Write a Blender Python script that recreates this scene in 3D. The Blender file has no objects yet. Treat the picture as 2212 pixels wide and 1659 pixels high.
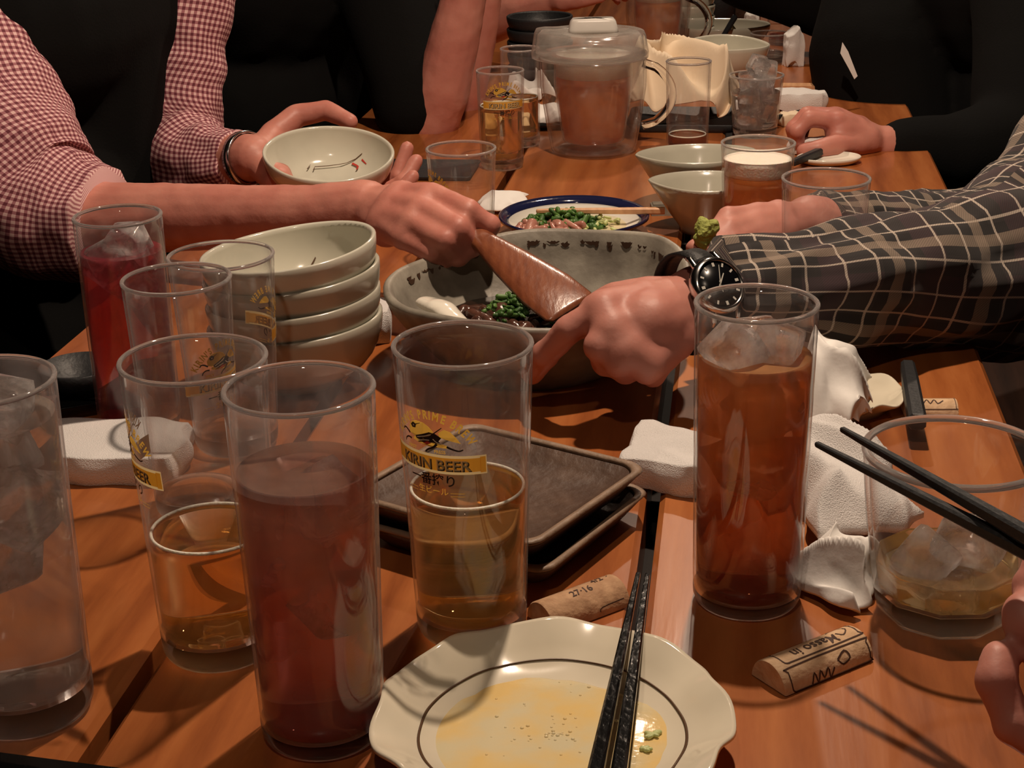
import bpy, bmesh, math, random
from mathutils import Vector, Matrix, noise
R = math.radians
S = bpy.context.scene
C = S.collection
# ---------------------------------------------------------------- camera, world, lights, exposure
T = 0.72                                     # height of the table top
CAM = Vector((0.0, 0.0, T + 0.415))
FPX, PITCH, ROLL = 3441.0, R(20.9), R(1.3)
_f = Vector((0, math.cos(PITCH), -math.sin(PITCH)))
_r0 = Vector((1, 0, 0)); _u0 = Vector((0, math.sin(PITCH), math.cos(PITCH)))
_r = _r0 * math.cos(ROLL) - _u0 * math.sin(ROLL)
_u = _r0 * math.sin(ROLL) + _u0 * math.cos(ROLL)
cd = bpy.data.cameras.new('camera'); cam = bpy.data.objects.new('camera', cd); C.objects.link(cam)
cd.sensor_width = 36; cd.lens = FPX / 2212 * 36; cd.clip_start = 0.02; cd.clip_end = 50
m = Matrix((_r, _u, -_f)).transposed().to_4x4(); m.translation = CAM
cam.matrix_world = m
S.camera = cam

S.view_settings.view_transform = 'Standard'; S.view_settings.look = 'None'
S.view_settings.gamma = 1.0; S.view_settings.exposure = 0.0; S.view_settings.use_curve_mapping = False
cy = S.cycles
cy.max_bounces = 26; cy.transmission_bounces = 24; cy.transparent_max_bounces = 40; cy.glossy_bounces = 8; cy.diffuse_bounces = 4
cy.caustics_refractive = True; cy.caustics_reflective = False
cy.sample_clamp_indirect = 4.0; cy.blur_glossy = 0.3

W = bpy.data.worlds.new('world'); S.world = W; W.use_nodes = True
W.node_tree.nodes['Background'].inputs[0].default_value = (0.012, 0.009, 0.007, 1)
W.node_tree.nodes['Background'].inputs[1].default_value = 1.0

def lamp(name, loc, energy, radius=0.035, cone=130, color=(1, .77, .58), aim=None, blend=.5):
    l = bpy.data.lights.new(name, 'SPOT'); l.energy = energy; l.color = color
    l.shadow_soft_size = radius; l.spot_size = R(cone); l.spot_blend = blend
    o = bpy.data.objects.new(name, l); C.objects.link(o); o.location = loc
    d = (Vector(aim) - Vector(loc)) if aim else Vector((0, 0, -1))
    o.rotation_euler = d.to_track_quat('-Z', 'Y').to_euler()
    return o
lamp('table_spot', (0.17, 1.16, T + 1.12), 50, radius=.018)
lamp('table_spot_far', (0.34, 2.45, T + 1.15), 27, radius=.02)
lamp('table_spot_end', (0.62, 4.2, T + 1.15), 24, radius=.03)
lamp('front_fill', (-0.15, 0.02, T + 1.35), 11, radius=.03)  # added fill light above the camera, no known lamp there

# ---------------------------------------------------------------- pixel geometry of the photograph (2212 x 1659)
def ray(u, v):
    return (_f + _r * ((u - 1106) / FPX) + _u * (-(v - 829.5) / FPX)).normalized()
def on(u, v, z=0.0):
    """point at height z over the table top under pixel (u, v)"""
    d = ray(u, v); k = (T + z - CAM.z) / d.z
    return CAM + d * k
def at(u, v, Y):
    """point at world depth Y under pixel (u, v)"""
    d = ray(u, v); return CAM + d * (Y / d.y)
def depth(p): return (Vector(p) - CAM).dot(_f)
def px(w, p): return w * depth(p) / FPX      # metres covered by w pixels at p
def hgt(v, p):
    """height over the table of the point above p that shows at row v"""
    x = 1106.0
    for _ in range(6):
        q = Vector((p[0], p[1], 0)); d = ray(x, v); k = p[1] / d.y; z = CAM.z + d.z * k
        c = Vector((p[0], p[1], z)) - CAM; x = 1106 + FPX * c.dot(_r) / c.dot(_f)
    return z - T

# ---------------------------------------------------------------- object helpers
def props(o, label=None, cat=None, group=None, kind=None):
    if label: o['label'] = label
    if cat: o['category'] = cat
    if group: o['group'] = group
    if kind: o['kind'] = kind
    return o
def thing(name, label, cat, loc=(0, 0, 0), rz=0.0, group=None):
    o = bpy.data.objects.new(name, None); C.objects.link(o); o.location = loc
    o.rotation_euler = (0, 0, rz); o.empty_display_size = .02
    return props(o, label, cat, group)
def link(name, me, mats, parent=None, smooth=True, loc=None, rot=None):
    if not isinstance(mats, (list, tuple)): mats = [mats]
    for k in mats: me.materials.append(k)
    if smooth: me.polygons.foreach_set('use_smooth', [True] * len(me.polygons))
    o = bpy.data.objects.new(name, me); C.objects.link(o)
    if parent: o.parent = parent
    if loc is not None: o.location = loc
    if rot is not None: o.rotation_euler = rot
    return o
def world_child(o, parent):
    """keep the world placement of mesh data that was made in world space"""
    o.parent = parent; o.matrix_parent_inverse = (Matrix.Translation(parent.location) @ parent.rotation_euler.to_matrix().to_4x4()).inverted()
    return o
def pymesh(name, vs, fs, mi=None):
    me = bpy.data.meshes.new(name); me.from_pydata([tuple(v) for v in vs], [], fs)
    if mi: me.polygons.foreach_set('material_index', mi)
    me.update(); return me
def fixn(me):
    bm = bmesh.new(); bm.from_mesh(me); bmesh.ops.recalc_face_normals(bm, faces=bm.faces); bm.to_mesh(me); bm.free(); return me
class MB:
    def __init__(s): s.v = []; s.f = []; s.m = []
    def add(s, vs, fs, mi=0):
        n = len(s.v); s.v += [tuple(v) for v in vs]; s.f += [tuple(i + n for i in f) for f in fs]; s.m += [mi] * len(fs)
    def rings(s, rings, mi=0, closed_ends=(True, True), loop=False):
        """rings: list of equal-length closed loops"""
        n = len(rings[0]); vs = [p for r in rings for p in r]; fs = []
        k = len(rings)
        for i in range(k if loop else k - 1):
            a, b = i * n, ((i + 1) % k) * n
            for j in range(n): fs.append((a + j, a + (j + 1) % n, b + (j + 1) % n, b + j))
        if not loop:
            if closed_ends[0]: fs.append(tuple(range(n - 1, -1, -1)))
            if closed_ends[1]: fs.append(tuple((k - 1) * n + j for j in range(n)))
        s.add(vs, fs, mi)
    def lathe(s, prof, n=48, mi=0, loop=False, plan=None, ends=(True, True), c=(0, 0)):
        """prof: (radius, z); plan(theta, r, z) -> (x, y, z)"""
        rr = []
        for r, z in prof:
            ring = []
            for j in range(n):
                a = 2 * math.pi * j / n
                ring.append(plan(a, r, z) if plan else (c[0] + r * math.cos(a), c[1] + r * math.sin(a), z))
            rr.append(ring)
        s.rings(rr, mi, ends, loop)
    def box(s, a, b, mi=0):
        x0, y0, z0 = a; x1, y1, z1 = b
        s.add([(x0,y0,z0),(x1,y0,z0),(x1,y1,z0),(x0,y1,z0),(x0,y0,z1),(x1,y0,z1),(x1,y1,z1),(x0,y1,z1)],
              [(0,3,2,1),(4,5,6,7),(0,1,5,4),(1,2,6,5),(2,3,7,6),(3,0,4,7)], mi)
    def capsule(s, p, q, r0, r1, n=14, mi=0, flat=1.0, fdir=None):
        """tapered capsule; flat < 1 squashes it along fdir"""
        p, q = Vector(p), Vector(q); d = q - p; L = d.length
        d = d / L if L > 1e-9 else Vector((0, 0, 1))
        if fdir is not None:
            a = (Vector(fdir) - d * Vector(fdir).dot(d)).normalized()
        else:
            a = d.orthogonal().normalized()
        b = d.cross(a); rr = []
        for k in range(5):
            t = math.pi / 2 * (1 - k / 4.0); rr.append((p - d * r0 * math.sin(t), max(1e-5, r0 * math.cos(t))))
        for k in range(5):
            t = math.pi / 2 * (k / 4.0); rr.append((q + d * r1 * math.sin(t), max(1e-5, r1 * math.cos(t))))
        rings = [[c + a * (r * math.cos(2*math.pi*j/n) * flat) + b * (r * math.sin(2*math.pi*j/n)) for j in range(n)] for c, r in rr]
        s.rings(rings, mi)
    def chain(s, pts, rad, **k):
        for i in range(len(pts) - 1): s.capsule(pts[i], pts[i+1], rad[i], rad[i+1], **k)
    def mesh(s, name): return fixn(pymesh(name, s.v, s.f, s.m))
    def build(s, name, mats, parent=None, smooth=True, **k): return link(name, s.mesh(name), mats, parent, smooth, **k)
def autosmooth(o, deg=40):
    me = o.data; bm = bmesh.new(); bm.from_mesh(me)
    for e in bm.edges:
        e.smooth = not (len(e.link_faces) == 2 and e.calc_face_angle(0) > R(deg))
    bm.to_mesh(me); bm.free(); return o
def remeshed(mb, name, voxel, smooth=6, mats=None, parent=None, disp=None):
    """one continuous surface out of overlapping capsules"""
    me = mb.mesh(name + '_raw'); o = bpy.data.objects.new('tmp', me); C.objects.link(o)
    a = o.modifiers.new('r', 'REMESH'); a.mode = 'VOXEL'; a.voxel_size = voxel
    b = o.modifiers.new('s', 'SMOOTH'); b.iterations = smooth; b.factor = .5
    dg = bpy.context.evaluated_depsgraph_get(); ev = o.evaluated_get(dg)
    me2 = bpy.data.meshes.new_from_object(ev); me2.name = name
    bpy.data.objects.remove(o); bpy.data.meshes.remove(me)
    if disp:
        ns = [v.normal.copy() for v in me2.vertices]
        for v, nn in zip(me2.vertices, ns): v.co += nn * disp(v.co, nn)
    me2.materials.clear()
    r = link(name, me2, mats)
    if parent: world_child(r, parent)
    return r
def cat(pts, n):
    """Catmull-Rom resampling of tuples"""
    out = []; k = len(pts) - 1
    for i in range(n + 1):
        t = k * i / n; a = min(int(t), k - 1); f = t - a
        p0, p1, p2, p3 = pts[max(a-1, 0)], pts[a], pts[a+1], pts[min(a+2, k)]
        out.append(tuple(.5*((2*p1[c]) + (-p0[c]+p2[c])*f + (2*p0[c]-5*p1[c]+4*p2[c]-p3[c])*f*f + (-p0[c]+3*p1[c]-3*p2[c]+p3[c])*f**3) for c in range(len(p1))))
    return out
def sweep(name, pts, mat, parent=None, n=40, seg=40, flat=1.0, fdir=(0, 0, 1), fold=.004, fscale=28, seed=0, caps=(True, True), tw=0.0, lon=1.0):
    """cloth tube along (x, y, z, r) with folds and uv in metres"""
    P = cat(pts, n); rings = []; vlen = 0; U = []
    rmean = sum(p[3] for p in P) / len(P); prev = None; a0 = None
    for i, p in enumerate(P):
        c = Vector(p[:3]); q = Vector(P[min(i+1, n)][:3]) - Vector(P[max(i-1, 0)][:3]); d = q.normalized()
        if prev is not None: vlen += (c - prev).length
        prev = c
        a = Vector(fdir) - d * Vector(fdir).dot(d)
        a = a.normalized() if a.length > 1e-4 else d.orthogonal().normalized()
        b = d.cross(a); ring = []; us = []
        for j in range(seg):
            t = 2 * math.pi * j / seg + tw
            dirv = a * (math.cos(t) * flat) + b * math.sin(t)
            w = noise.noise(Vector((math.cos(t) * 1.6 + seed, math.sin(t) * 1.6, vlen * fscale))) \
                + .5 * noise.noise(Vector((math.cos(t) * 3 + 9 + seed, math.sin(t) * 3, vlen * fscale * 2 * lon + t)))
            ring.append(c + dirv * (p[3] + fold * w)); us.append((t * rmean, vlen))
        rings.append(ring); U.append(us)
    mb = MB(); mb.rings(rings, 0, caps); me = pymesh(name, mb.v, mb.f, mb.m)
    uv = me.uv_layers.new(name='UVMap'); k = len(rings)
    for poly in me.polygons:
        for li in poly.loop_indices:
            vi = me.loops[li].vertex_index; i, j = divmod(vi, seg); x, y = U[i][j]
            if len(poly.vertices) == 4 and j == 0 and any((me.loops[l].vertex_index % seg) == seg - 1 for l in poly.loop_indices): x += 2 * math.pi * rmean
            uv.data[li].uv = (x, y)
    o = link(name, me, mat)
    if parent: world_child(o, parent)
    return o

# ---------------------------------------------------------------- materials
def nodes(name):
    mt = bpy.data.materials.new(name); mt.use_nodes = True; nt = mt.node_tree
    return mt, nt, nt.nodes['Principled BSDF'], nt.nodes, nt.links
def pbr(name, col, rough=.5, metal=0, spec=.5, trans=0, ior=1.45, coat=0, sss=0, sheen=0, bump=0, bscale=200, vary=0, vscale=30, col2=None, bdist=.002):
    mt, nt, p, N, L = nodes(name)
    p.inputs['Base Color'].default_value = (*col, 1); p.inputs['Roughness'].default_value = rough
    p.inputs['Metallic'].default_value = metal; p.inputs['IOR'].default_value = ior
    p.inputs['Specular IOR Level'].default_value = spec; p.inputs['Transmission Weight'].default_value = trans
    p.inputs['Coat Weight'].default_value = coat; p.inputs['Coat Roughness'].default_value = .08
    if sss: p.inputs['Subsurface Weight'].default_value = sss; p.inputs['Subsurface Radius'].default_value = (1, .35, .2); p.inputs['Subsurface Scale'].default_value = .006
    if sheen: p.inputs['Sheen Weight'].default_value = sheen
    tc = N.new('ShaderNodeTexCoord')
    if bump:
        n = N.new('ShaderNodeTexNoise'); n.inputs['Scale'].default_value = bscale; n.inputs['Detail'].default_value = 4
        b = N.new('ShaderNodeBump'); b.inputs['Strength'].default_value = bump; b.inputs['Distance'].default_value = bdist
        L.new(tc.outputs['Object'], n.inputs['Vector']); L.new(n.outputs['Fac'], b.inputs['Height']); L.new(b.outputs['Normal'], p.inputs['Normal'])
    if vary or col2:
        n = N.new('ShaderNodeTexNoise'); n.inputs['Scale'].default_value = vscale; n.inputs['Detail'].default_value = 3
        L.new(tc.outputs['Object'], n.inputs['Vector'])
        r = N.new('ShaderNodeValToRGB'); c2 = col2 or tuple(c * (1 - vary) for c in col)
        r.color_ramp.elements[0].position = .35; r.color_ramp.elements[1].position = .65
        r.color_ramp.elements[0].color = (*c2, 1); r.color_ramp.elements[1].color = (*col, 1)
        L.new(n.outputs['Fac'], r.inputs['Fac']); L.new(r.outputs['Color'], p.inputs['Base Color'])
    return mt
def glass_wall(name, haze=0.03, tint=(1, 1, 1), hazecol=(.8, .78, .78), rough=.01):
    """thin clear wall: lets light straight through, reflects by Fresnel, a trace of mist and fingerprints, edges whitened for caught light"""
    mt, nt, p, N, L = nodes(name); N.remove(p); out = N['Material Output']
    tr = N.new('ShaderNodeBsdfTransparent'); tr.inputs[0].default_value = (*tint, 1)
    gl = N.new('ShaderNodeBsdfGlossy'); gl.inputs['Roughness'].default_value = rough
    lw = N.new('ShaderNodeLayerWeight'); lw.inputs['Blend'].default_value = .5      # Facing = 1 - |cos|
    pw = N.new('ShaderNodeMath'); pw.operation = 'POWER'; pw.inputs[1].default_value = 5; L.new(lw.outputs['Facing'], pw.inputs[0])
    fr = N.new('ShaderNodeMath'); fr.operation = 'MULTIPLY_ADD'; fr.inputs[1].default_value = .96; fr.inputs[2].default_value = .04; L.new(pw.outputs[0], fr.inputs[0])
    mx = N.new('ShaderNodeMixShader'); L.new(fr.outputs[0], mx.inputs[0]); L.new(tr.outputs[0], mx.inputs[1]); L.new(gl.outputs[0], mx.inputs[2])
    df = N.new('ShaderNodeBsdfDiffuse'); df.inputs[0].default_value = (*hazecol, 1)
    tl = N.new('ShaderNodeBsdfTranslucent'); tl.inputs[0].default_value = (*hazecol, 1)
    m1 = N.new('ShaderNodeMixShader'); m1.inputs[0].default_value = .5; L.new(df.outputs[0], m1.inputs[1]); L.new(tl.outputs[0], m1.inputs[2])
    m2 = N.new('ShaderNodeMixShader')
    tc = N.new('ShaderNodeTexCoord'); n = N.new('ShaderNodeTexNoise'); n.inputs['Scale'].default_value = 55; n.inputs['Detail'].default_value = 5
    mr = N.new('ShaderNodeMapRange'); mr.inputs[1].default_value = .35; mr.inputs[2].default_value = .75; mr.inputs[3].default_value = haze * .5; mr.inputs[4].default_value = haze * 1.7
    L.new(tc.outputs['Object'], n.inputs['Vector']); L.new(n.outputs['Fac'], mr.inputs[0])
    p3 = N.new('ShaderNodeMath'); p3.operation = 'POWER'; p3.inputs[1].default_value = 4; L.new(lw.outputs['Facing'], p3.inputs[0])
    gz = N.new('ShaderNodeMath'); gz.operation = 'MULTIPLY_ADD'; gz.inputs[1].default_value = .22; L.new(p3.outputs[0], gz.inputs[0]); L.new(mr.outputs[0], gz.inputs[2]); L.new(gz.outputs[0], m2.inputs[0])  # paler grazing edges stand in for light caught in thick glass
    L.new(mx.outputs[0], m2.inputs[1]); L.new(m1.outputs[0], m2.inputs[2]); L.new(m2.outputs[0], out.inputs['Surface'])
    return mt
def print_ink(name, col):
    mt, nt, p, N, L = nodes(name); p.inputs['Base Color'].default_value = (*col, 1); p.inputs['Roughness'].default_value = .45
    tl = N.new('ShaderNodeBsdfTranslucent'); tl.inputs[0].default_value = (*col, 1)
    mx = N.new('ShaderNodeMixShader'); mx.inputs[0].default_value = .6; L.new(p.outputs[0], mx.inputs[1]); L.new(tl.outputs[0], mx.inputs[2])
    L.new(mx.outputs[0], N['Material Output'].inputs['Surface']); return mt
def liquid(name, acol, dens, ior=1.33, cloud=.2, ccol=(1, .5, .1), top=None, z0=.01, z1=.13):
    """clear absorbing drink with a cloudy share that scatters lamp light"""
    mt, nt, p, N, L = nodes(name)
    p.inputs['Base Color'].default_value = (1, 1, 1, 1); p.inputs['Roughness'].default_value = 0
    p.inputs['Transmission Weight'].default_value = 1; p.inputs['IOR'].default_value = ior
    tl = N.new('ShaderNodeBsdfTranslucent'); tl.inputs[0].default_value = (*ccol, 1)
    df = N.new('ShaderNodeBsdfDiffuse'); df.inputs[0].default_value = (*ccol, 1)
    m1 = N.new('ShaderNodeMixShader'); m1.inputs[0].default_value = .7; L.new(df.outputs[0], m1.inputs[1]); L.new(tl.outputs[0], m1.inputs[2])
    m2 = N.new('ShaderNodeMixShader'); m2.inputs[0].default_value = cloud; L.new(p.outputs[0], m2.inputs[1]); L.new(m1.outputs[0], m2.inputs[2])
    tc = N.new('ShaderNodeTexCoord'); n = N.new('ShaderNodeTexNoise'); n.inputs['Scale'].default_value = 34; n.inputs['Detail'].default_value = 2
    mr = N.new('ShaderNodeMapRange'); mr.inputs[1].default_value = .3; mr.inputs[2].default_value = .7; mr.inputs[3].default_value = cloud*.55; mr.inputs[4].default_value = cloud*1.4
    L.new(tc.outputs['Object'], n.inputs['Vector']); L.new(n.outputs['Fac'], mr.inputs[0]); L.new(mr.outputs[0], m2.inputs[0])
    if top:                                   # melting ice thins the drink towards its surface
        sp = N.new('ShaderNodeSeparateXYZ'); L.new(tc.outputs['Object'], sp.inputs[0])
        ad = N.new('ShaderNodeMath'); ad.operation = 'MULTIPLY_ADD'; ad.inputs[1].default_value = .03; L.new(n.outputs['Fac'], ad.inputs[0]); L.new(sp.outputs['Z'], ad.inputs[2])
        g = N.new('ShaderNodeMapRange'); g.inputs[1].default_value = z0 + .015; g.inputs[2].default_value = z1 + .015; L.new(ad.outputs[0], g.inputs[0])
        mc = N.new('ShaderNodeValToRGB'); e = mc.color_ramp.elements; e[0].color = (*ccol, 1); e[-1].color = (*top[-1], 1)
        for i, c in enumerate(top[:-1]): k = e.new((i+1)/len(top)); k.color = (*c, 1)
        L.new(g.outputs[0], mc.inputs[0]); L.new(mc.outputs[0], tl.inputs[0]); L.new(mc.outputs[0], df.inputs[0])
    L.new(m2.outputs[0], N['Material Output'].inputs['Surface'])
    ab = N.new('ShaderNodeVolumeAbsorption'); ab.inputs['Color'].default_value = (*acol, 1); ab.inputs['Density'].default_value = dens
    L.new(ab.outputs[0], N['Material Output'].inputs['Volume'])
    return mt
def ice_mat(name, white=.32):
    mt, nt, p, N, L = nodes(name); p.inputs['Base Color'].default_value = (.95, .95, .96, 1); p.inputs['Roughness'].default_value = .08
    p.inputs['Transmission Weight'].default_value = 1; p.inputs['IOR'].default_value = 1.25
    tl = N.new('ShaderNodeBsdfTranslucent'); tl.inputs[0].default_value = (.9, .88, .87, 1)
    mx = N.new('ShaderNodeMixShader'); L.new(p.outputs[0], mx.inputs[1]); L.new(tl.outputs[0], mx.inputs[2])
    tc = N.new('ShaderNodeTexCoord'); n = N.new('ShaderNodeTexNoise'); n.inputs['Scale'].default_value = 110; n.inputs['Detail'].default_value = 4
    mr = N.new('ShaderNodeMapRange'); mr.inputs[1].default_value = .35; mr.inputs[2].default_value = .7; mr.inputs[3].default_value = white*.4; mr.inputs[4].default_value = white*2
    L.new(tc.outputs['Object'], n.inputs['Vector']); L.new(n.outputs['Fac'], mr.inputs[0]); L.new(mr.outputs[0], mx.inputs[0])
    b = N.new('ShaderNodeBump'); b.inputs['Strength'].default_value = .4; b.inputs['Distance'].default_value = .003; L.new(n.outputs['Fac'], b.inputs['Height']); L.new(b.outputs['Normal'], p.inputs['Normal'])
    L.new(mx.outputs[0], N['Material Output'].inputs['Surface']); return mt
def rim_glass(name, glint=.25):
    """rounded lip of a glass: refracts, with a pale share mixed in as rim glints"""
    mt, nt, p, N, L = nodes(name); p.inputs['Base Color'].default_value = (.98, .98, .98, 1); p.inputs['Roughness'].default_value = .05
    p.inputs['Transmission Weight'].default_value = 1; p.inputs['IOR'].default_value = 1.5
    tl = N.new('ShaderNodeBsdfTranslucent'); tl.inputs[0].default_value = (.85, .80, .78, 1); df = N.new('ShaderNodeBsdfDiffuse'); df.inputs[0].default_value = (.85, .80, .78, 1)
    ad = N.new('ShaderNodeMixShader'); ad.inputs[0].default_value = .5; L.new(tl.outputs[0], ad.inputs[1]); L.new(df.outputs[0], ad.inputs[2])
    mx = N.new('ShaderNodeMixShader'); mx.inputs[0].default_value = glint; L.new(p.outputs[0], mx.inputs[1]); L.new(ad.outputs[0], mx.inputs[2])
    L.new(mx.outputs[0], N['Material Output'].inputs['Surface']); return mt
def base_glass(name):
    """thick glass foot: refracts, and lets part of the light straight through"""
    mt, nt, p, N, L = nodes(name); p.inputs['Base Color'].default_value = (.98, .99, .98, 1); p.inputs['Roughness'].default_value = 0
    p.inputs['Transmission Weight'].default_value = 1; p.inputs['IOR'].default_value = 1.47
    tr = N.new('ShaderNodeBsdfTransparent'); tr.inputs[0].default_value = (.97, .97, .96, 1)
    mx = N.new('ShaderNodeMixShader'); mx.inputs[0].default_value = .38; L.new(p.outputs[0], mx.inputs[1]); L.new(tr.outputs[0], mx.inputs[2])
    tl = N.new('ShaderNodeBsdfTranslucent'); tl.inputs[0].default_value = (.85, .82, .78, 1); m2 = N.new('ShaderNodeMixShader'); m2.inputs[0].default_value = .20; L.new(mx.outputs[0], m2.inputs[1]); L.new(tl.outputs[0], m2.inputs[2])  # whitish translucent share brightens the foot in place of glints
    L.new(m2.outputs[0], N['Material Output'].inputs['Surface']); return mt
def wood(name, c1, c2, c3, rough=.32, coat=.32, scale=1.0, knot=None, bump=.24):
    """boards run along local Y; every board's grain differs by its object's place"""
    mt, nt, p, N, L = nodes(name)
    tc = N.new('ShaderNodeTexCoord'); oi = N.new('ShaderNodeObjectInfo')
    mp = N.new('ShaderNodeMapping'); mp.inputs['Scale'].default_value = (14*scale, 1.6*scale, 14*scale)
    ad = N.new('ShaderNodeVectorMath'); ad.operation = 'ADD'
    mu = N.new('ShaderNodeVectorMath'); mu.operation = 'SCALE'; mu.inputs['Scale'].default_value = 7.3
    cx = N.new('ShaderNodeCombineXYZ'); L.new(oi.outputs['Random'], cx.inputs[0]); L.new(oi.outputs['Random'], cx.inputs[2])
    L.new(cx.outputs[0], mu.inputs[0]); L.new(tc.outputs['Object'], mp.inputs[0]); L.new(mp.outputs[0], ad.inputs[0]); L.new(mu.outputs[0], ad.inputs[1])
    n1 = N.new('ShaderNodeTexNoise'); n1.inputs['Scale'].default_value = 1.3; n1.inputs['Detail'].default_value = 6; n1.inputs['Distortion'].default_value = .6
    L.new(ad.outputs[0], n1.inputs['Vector'])
    w = N.new('ShaderNodeTexWave'); w.bands_direction = 'X'; w.inputs['Scale'].default_value = .8; w.inputs['Distortion'].default_value = 7; w.inputs['Detail'].default_value = 3; w.inputs['Detail Scale'].default_value = 1.2
    L.new(ad.outputs[0], w.inputs['Vector'])
    mx = N.new('ShaderNodeMix'); mx.data_type = 'FLOAT'; mx.inputs[0].default_value = .16; L.new(n1.outputs['Fac'], mx.inputs[2]); L.new(w.outputs['Fac'], mx.inputs[3])
    r = N.new('ShaderNodeValToRGB'); e = r.color_ramp.elements
    e[0].position = .3; e[0].color = (*c3, 1); e[1].position = .72; e[1].color = (*c1, 1); k = e.new(.5); k.color = (*c2, 1)
    n3 = N.new('ShaderNodeTexNoise'); n3.inputs['Scale'].default_value = 9; n3.inputs['Detail'].default_value = 5; n3.inputs['Roughness'].default_value = .7; L.new(ad.outputs[0], n3.inputs['Vector'])
    m3 = N.new('ShaderNodeMix'); m3.data_type = 'FLOAT'; m3.inputs[0].default_value = .30; L.new(mx.outputs[0], m3.inputs[2]); L.new(n3.outputs['Fac'], m3.inputs[3])
    L.new(m3.outputs[0], r.inputs['Fac']); col = r.outputs['Color']
    if knot:
        for kx, ky, kr in knot:
            sb = N.new('ShaderNodeVectorMath'); sb.operation = 'SUBTRACT'; sb.inputs[1].default_value = (kx, ky, 0)
            ms = N.new('ShaderNodeVectorMath'); ms.operation = 'MULTIPLY'; ms.inputs[1].default_value = (1, .8, 0)
            ln = N.new('ShaderNodeVectorMath'); ln.operation = 'LENGTH'
            L.new(tc.outputs['Object'], sb.inputs[0]); L.new(sb.outputs[0], ms.inputs[0]); L.new(ms.outputs[0], ln.inputs[0])
            kr_ = N.new('ShaderNodeValToRGB'); ee = kr_.color_ramp.elements
            ee[0].position = 0; ee[0].color = (.8, .8, .8, 1); ee[1].position = 1; ee[1].color = (0, 0, 0, 1)
            a = ee.new(.62); a.color = (.75, .75, .75, 1); b_ = ee.new(.72); b_.color = (.25, .25, .25, 1)
            dv = N.new('ShaderNodeMath'); dv.operation = 'DIVIDE'; dv.inputs[1].default_value = kr * 1.5; L.new(ln.outputs['Value'], dv.inputs[0]); L.new(dv.outputs[0], kr_.inputs[0])
            mc = N.new('ShaderNodeMix'); mc.data_type = 'RGBA'; L.new(kr_.outputs[0], mc.inputs[0]); L.new(col, mc.inputs[6]); mc.inputs[7].default_value = (*[x * .8 for x in c3], 1); col = mc.outputs[2]
    L.new(col, p.inputs['Base Color'])
    p.inputs['Roughness'].default_value = rough; p.inputs['Coat Weight'].default_value = coat; p.inputs['Coat Roughness'].default_value = .11
    b = N.new('ShaderNodeBump'); b.inputs['Strength'].default_value = bump; b.inputs['Distance'].default_value = .0012
    n2 = N.new('ShaderNodeTexNoise'); n2.inputs['Scale'].default_value = 5; n2.inputs['Detail'].default_value = 8
    L.new(ad.outputs[0], n2.inputs['Vector']); L.new(n2.outputs['Fac'], b.inputs['Height']); L.new(b.outputs['Normal'], p.inputs['Normal']); L.new(b.outputs['Normal'], p.inputs['Coat Normal'])
    return mt
def stripes(N, L, src, lines, period):
    """0/1 mask of bands at (centre, width) within a period; src is a value socket in metres"""
    fr = N.new('ShaderNodeMath'); fr.operation = 'PINGPONG' if False else 'FLOORED_MODULO'; fr.inputs[1].default_value = period; L.new(src, fr.inputs[0])
    tot = None
    for c, w in lines:
        d = N.new('ShaderNodeMath'); d.operation = 'SUBTRACT'; L.new(fr.outputs[0], d.inputs[0]); d.inputs[1].default_value = c
        a = N.new('ShaderNodeMath'); a.operation = 'ABSOLUTE'; L.new(d.outputs[0], a.inputs[0])
        l = N.new('ShaderNodeMath'); l.operation = 'LESS_THAN'; L.new(a.outputs[0], l.inputs[0]); l.inputs[1].default_value = w / 2
        if tot is None: tot = l.outputs[0]
        else:
            s = N.new('ShaderNodeMath'); s.operation = 'MAXIMUM'; L.new(tot, s.inputs[0]); L.new(l.outputs[0], s.inputs[1]); tot = s.outputs[0]
    return tot
def uvxy(N, L, rot=0):
    uv = N.new('ShaderNodeUVMap'); uv.uv_map = 'UVMap'; mp = N.new('ShaderNodeMapping'); mp.inputs['Rotation'].default_value = (0, 0, rot)
    L.new(uv.outputs[0], mp.inputs[0]); sp = N.new('ShaderNodeSeparateXYZ'); L.new(mp.outputs[0], sp.inputs[0]); return sp.outputs[0], sp.outputs[1]
def gingham(name, period, light, mid, dark):
    mt, nt, p, N, L = nodes(name); x, y = uvxy(N, L)
    a = stripes(N, L, x, [(period*.25, period*.5)], period); b = stripes(N, L, y, [(period*.25, period*.5)], period)
    s = N.new('ShaderNodeMath'); s.operation = 'ADD'; L.new(a, s.inputs[0]); L.new(b, s.inputs[1])
    h = N.new('ShaderNodeMath'); h.operation = 'MULTIPLY'; h.inputs[1].default_value = .5; L.new(s.outputs[0], h.inputs[0])
    r = N.new('ShaderNodeValToRGB'); r.color_ramp.interpolation = 'CONSTANT'; e = r.color_ramp.elements
    e[0].color = (*light, 1); e[1].position = .75; e[1].color = (*dark, 1); k = e.new(.3); k.color = (*mid, 1)
    L.new(h.outputs[0], r.inputs[0]); L.new(r.outputs[0], p.inputs['Base Color']); p.inputs['Roughness'].default_value = .85
    return mt
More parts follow.
